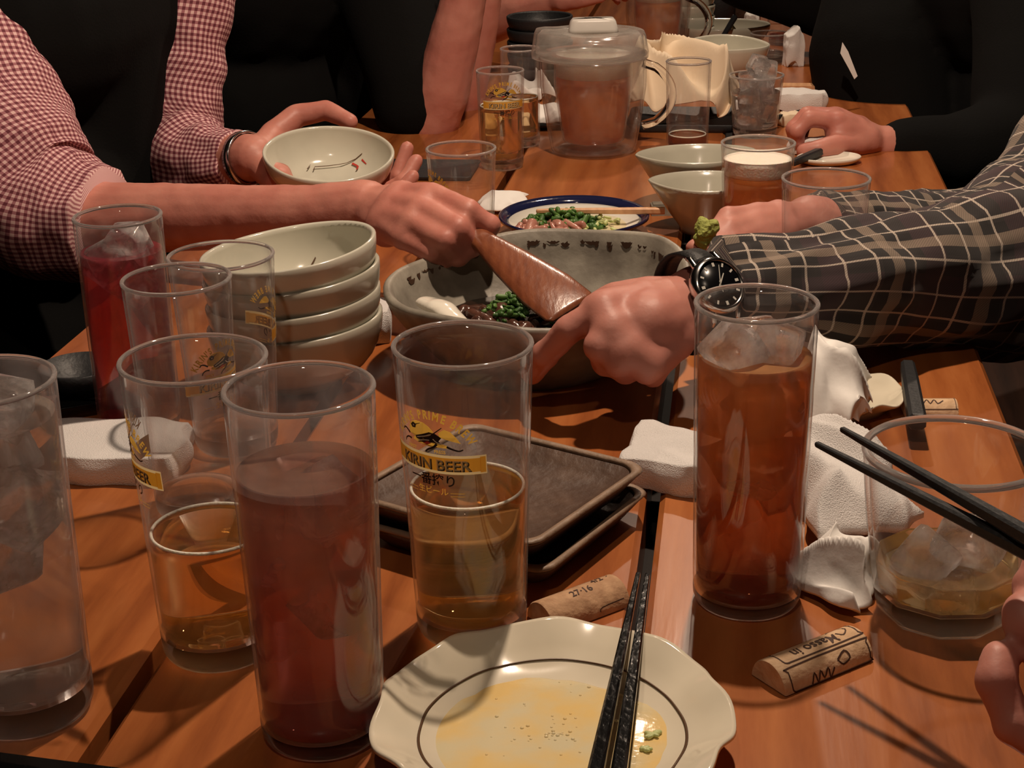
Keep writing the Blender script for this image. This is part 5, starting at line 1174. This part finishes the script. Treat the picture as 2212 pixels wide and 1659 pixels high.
# wristwatch: strap, case, bezel, dial, marks, hands
wc = J(1497, 652, 1.047); ax = (J(1640, 622, 1.072) - J(1400, 680, 1.02)).normalized()
tocam = (CAM - wc).normalized(); nn = tocam + Vector((.42, .10, .30)); nn = (nn - ax*nn.dot(ax)*.8).normalized()
ww = thing('wristwatch', 'steel wristwatch with black dial and leather strap on the hand gripping the dish', 'watch', wc + nn*.0315)
ww.rotation_euler = nn.to_track_quat('Z', 'Y').to_euler(); 
Rm = ww.rotation_euler.to_matrix(); axl = Rm.inverted() @ ax; axl.z = 0; axl.normalize(); side = Vector((-axl.y, axl.x, 0))   # side: 6-12 o'clock direction
if (Rm @ side).z < 0: side = -side
mb = MB(); mb.lathe([(.001, -.004), (.0165, -.004), (.0200, -.002), (.0205, .0020), (.0195, .0042), (.0175, .0062), (.0168, .0062), (.0165, .0046), (.001, .0046)], 48); mb.build('case', M['steel'], ww)
mb = MB(); mb.lathe([(.001, .0048), (.0166, .0048), (.0166, .0051), (.001, .0051)], 48); mb.build('dial', M['dial'], ww)
mb = MB()
for k in range(12):
    a = 2*math.pi*k/12; d = side*math.cos(a) + axl*math.sin(a); s = Vector((-d.y, d.x, 0)); w = .0007 if k % 3 else .0010
    mb.add([d*.0125 - s*w + Vector((0, 0, .0053)), d*.0125 + s*w + Vector((0, 0, .0053)), d*.0153 + s*w + Vector((0, 0, .0053)), d*.0153 - s*w + Vector((0, 0, .0053))], [(0, 1, 2, 3)])
mb.build('hour_marks', M['lume'], ww, smooth=False)
mb = MB()
for ang, ln, w in ((18, .0135, .0004), (40, .0085, .0006), (182, .006, .0003)):
    a = R(ang); d = side*math.cos(a) + axl*math.sin(a); s = Vector((-d.y, d.x, 0))
    mb.add([-d*.002 - s*w + Vector((0, 0, .0056)), -d*.002 + s*w + Vector((0, 0, .0056)), d*ln + s*w*.6 + Vector((0, 0, .0056)), d*ln - s*w*.6 + Vector((0, 0, .0056))], [(0, 1, 2, 3)])
mb.build('watch_hands', M['lume'], ww, smooth=False)
mb = MB(); mb.capsule(axl*.0205, axl*.0235, .0022, .0022, n=12); mb.build('crown', M['steel'], ww)
for sg in (1, -1):
    mb = MB()
    for sx in (-.0105, .0105): mb.chain([side*sg*.0165 + axl*sx, side*sg*.0225 + axl*sx*.95 + Vector((0, 0, -.003)), side*sg*.0245 + axl*sx*.95 + Vector((0, 0, -.006))], [.0026, .0022, .0016], n=10)
    mb.build('lugs', M['steel'], ww)
mb = MB(); rings = []; rr = .0315
for k in range(49):
    a = R(34) + R(292)*k/48; up = math.cos(a); sd = math.sin(a); r_ = rr + .0022
    c = Vector((0, 0, -rr)) + Vector((0, 0, 1))*up*r_ + side*sd*r_*1.0; o_ = Vector((0, 0, 1))*up + side*sd; w = .0092
    rings.append([c - axl*w, c - axl*w*.94 + o_*.0024, c + axl*w*.94 + o_*.0024, c + axl*w])
mb.rings(rings, 0); mb.build('strap', M['leather'], ww)
# wasabi in the right hand
mb = MB(); rnd = random.Random(2); c = J(1524, 505, 1.212)
for i in range(16): mb.capsule(c + Vector((rnd.uniform(-.007, .007), rnd.uniform(-.004, .004), rnd.uniform(-.009, .009))), c + Vector((rnd.uniform(-.006, .006), rnd.uniform(-.003, .003), rnd.uniform(-.008, .009))), .0048, .0040, n=10)
o = remeshed(mb, 'wasabi_lump', .0013, 1, M['wasabi'], None, disp=lambda c, n: .0012*noise.noise(c*320)); props(o, 'lump of pale green wasabi held over the rim of the serving dish', 'wasabi')

# --- neighbour at the lower right holding the chopsticks
root = Vector((.62, .22, .42))
H = thing('person', 'person cut off at the lower right whose fingers hold the dark grey chopsticks', 'person', root)
mb = MB()
arm(mb, [(3000, 1500, .36, .043), (2780, 1560, .47, .034), (2600, 1500, .54, .026)])
hand(mb, (2590, 1495, .545), .025, [(2440, 1330, .585), (2430, 1380, .575), (2410, 1450, .565), (2400, 1540, .560)],
     [[(2360, 1270, .605), (2300, 1235, .618), (2255, 1222, .628)], [(2340, 1350, .600), (2275, 1320, .612), (2235, 1270, .622)], [(2330, 1440, .590), (2262, 1410, .600), (2222, 1345, .606)], [(2300, 1640, .570), (2190, 1560, .580), (2152, 1470, .588)]],
     [(2500, 1330, .60), (2420, 1260, .622), (2340, 1215, .632), (2290, 1195, .640)], fr=.0112, tip=.0100)
mb.chain([J(2152, 1470, .588), J(2158, 1425, .595)], [.0098, .0085]); mb.chain([J(2222, 1345, .606), J(2218, 1330, .608)], [.0115, .0110])
mb.chain([J(3000, 1500, .36), Vector((.66, .30, 1.0)), Vector((.66, .10, 1.12)), Vector((.66, .1, .6))], [.045, .05, .06, .09])
skinned(mb, 'body', H, 'skin_pale', .0022, 4)
mb = MB(); torso(mb, Vector((.68, .16, .555)), Vector((.68, .16, 1.16)), .13, .09, .18, across=(0, 1, 0)); mb.chain([Vector((.66, .30, 1.06)), J(3060, 1480, .34), J(2860, 1545, .43)], [.07, .058, .045]); 
remeshed(mb, 'shirt', .007, 5, M['grey_cloth'], H, disp=lambda c, n: .004*noise.noise(c*10))
# --- someone in pink at the far end
root = at(1490, 60, 4.0); root.z = .42
K = thing('person', 'person in a pink top at the far end of the tables', 'person', root)
mb = MB(); c1 = at(1500, -120, 4.1); c0 = Vector((c1.x, 4.1, .555)); torso(mb, c0, c1, .13, .09, .17, across=(1, 0, 0)); mb.chain([c1 + Vector((-.16, 0, -.03)), at(1450, -10, 3.95), at(1485, 20, 3.78)], [.06, .05, .042])
remeshed(mb, 'top', .01, 5, M['pink_cloth'], K)
mb = MB(); mb.chain([at(1450, -10, 3.95), at(1488, 24, 3.74), at(1500, 36, 3.68)], [.035, .028, .024])
for i in range(4): mb.chain([at(1500, 34 + 3*i, 3.68 + .012*i), at(1520, 36 + 4*i, 3.63 + .012*i), at(1526, 50 + 3*i, 3.62 + .012*i)], [.010, .009, .008])
mb.chain([at(1495, 30, 3.67), at(1508, 22, 3.64), at(1520, 26, 3.62)], [.012, .010, .009]); mb.chain([at(1450, -10, 3.95), c1 + Vector((-.16, 0, -.03)), c1], [.04, .05, .06])
skinned(mb, 'body', K, 'skin', .0035)
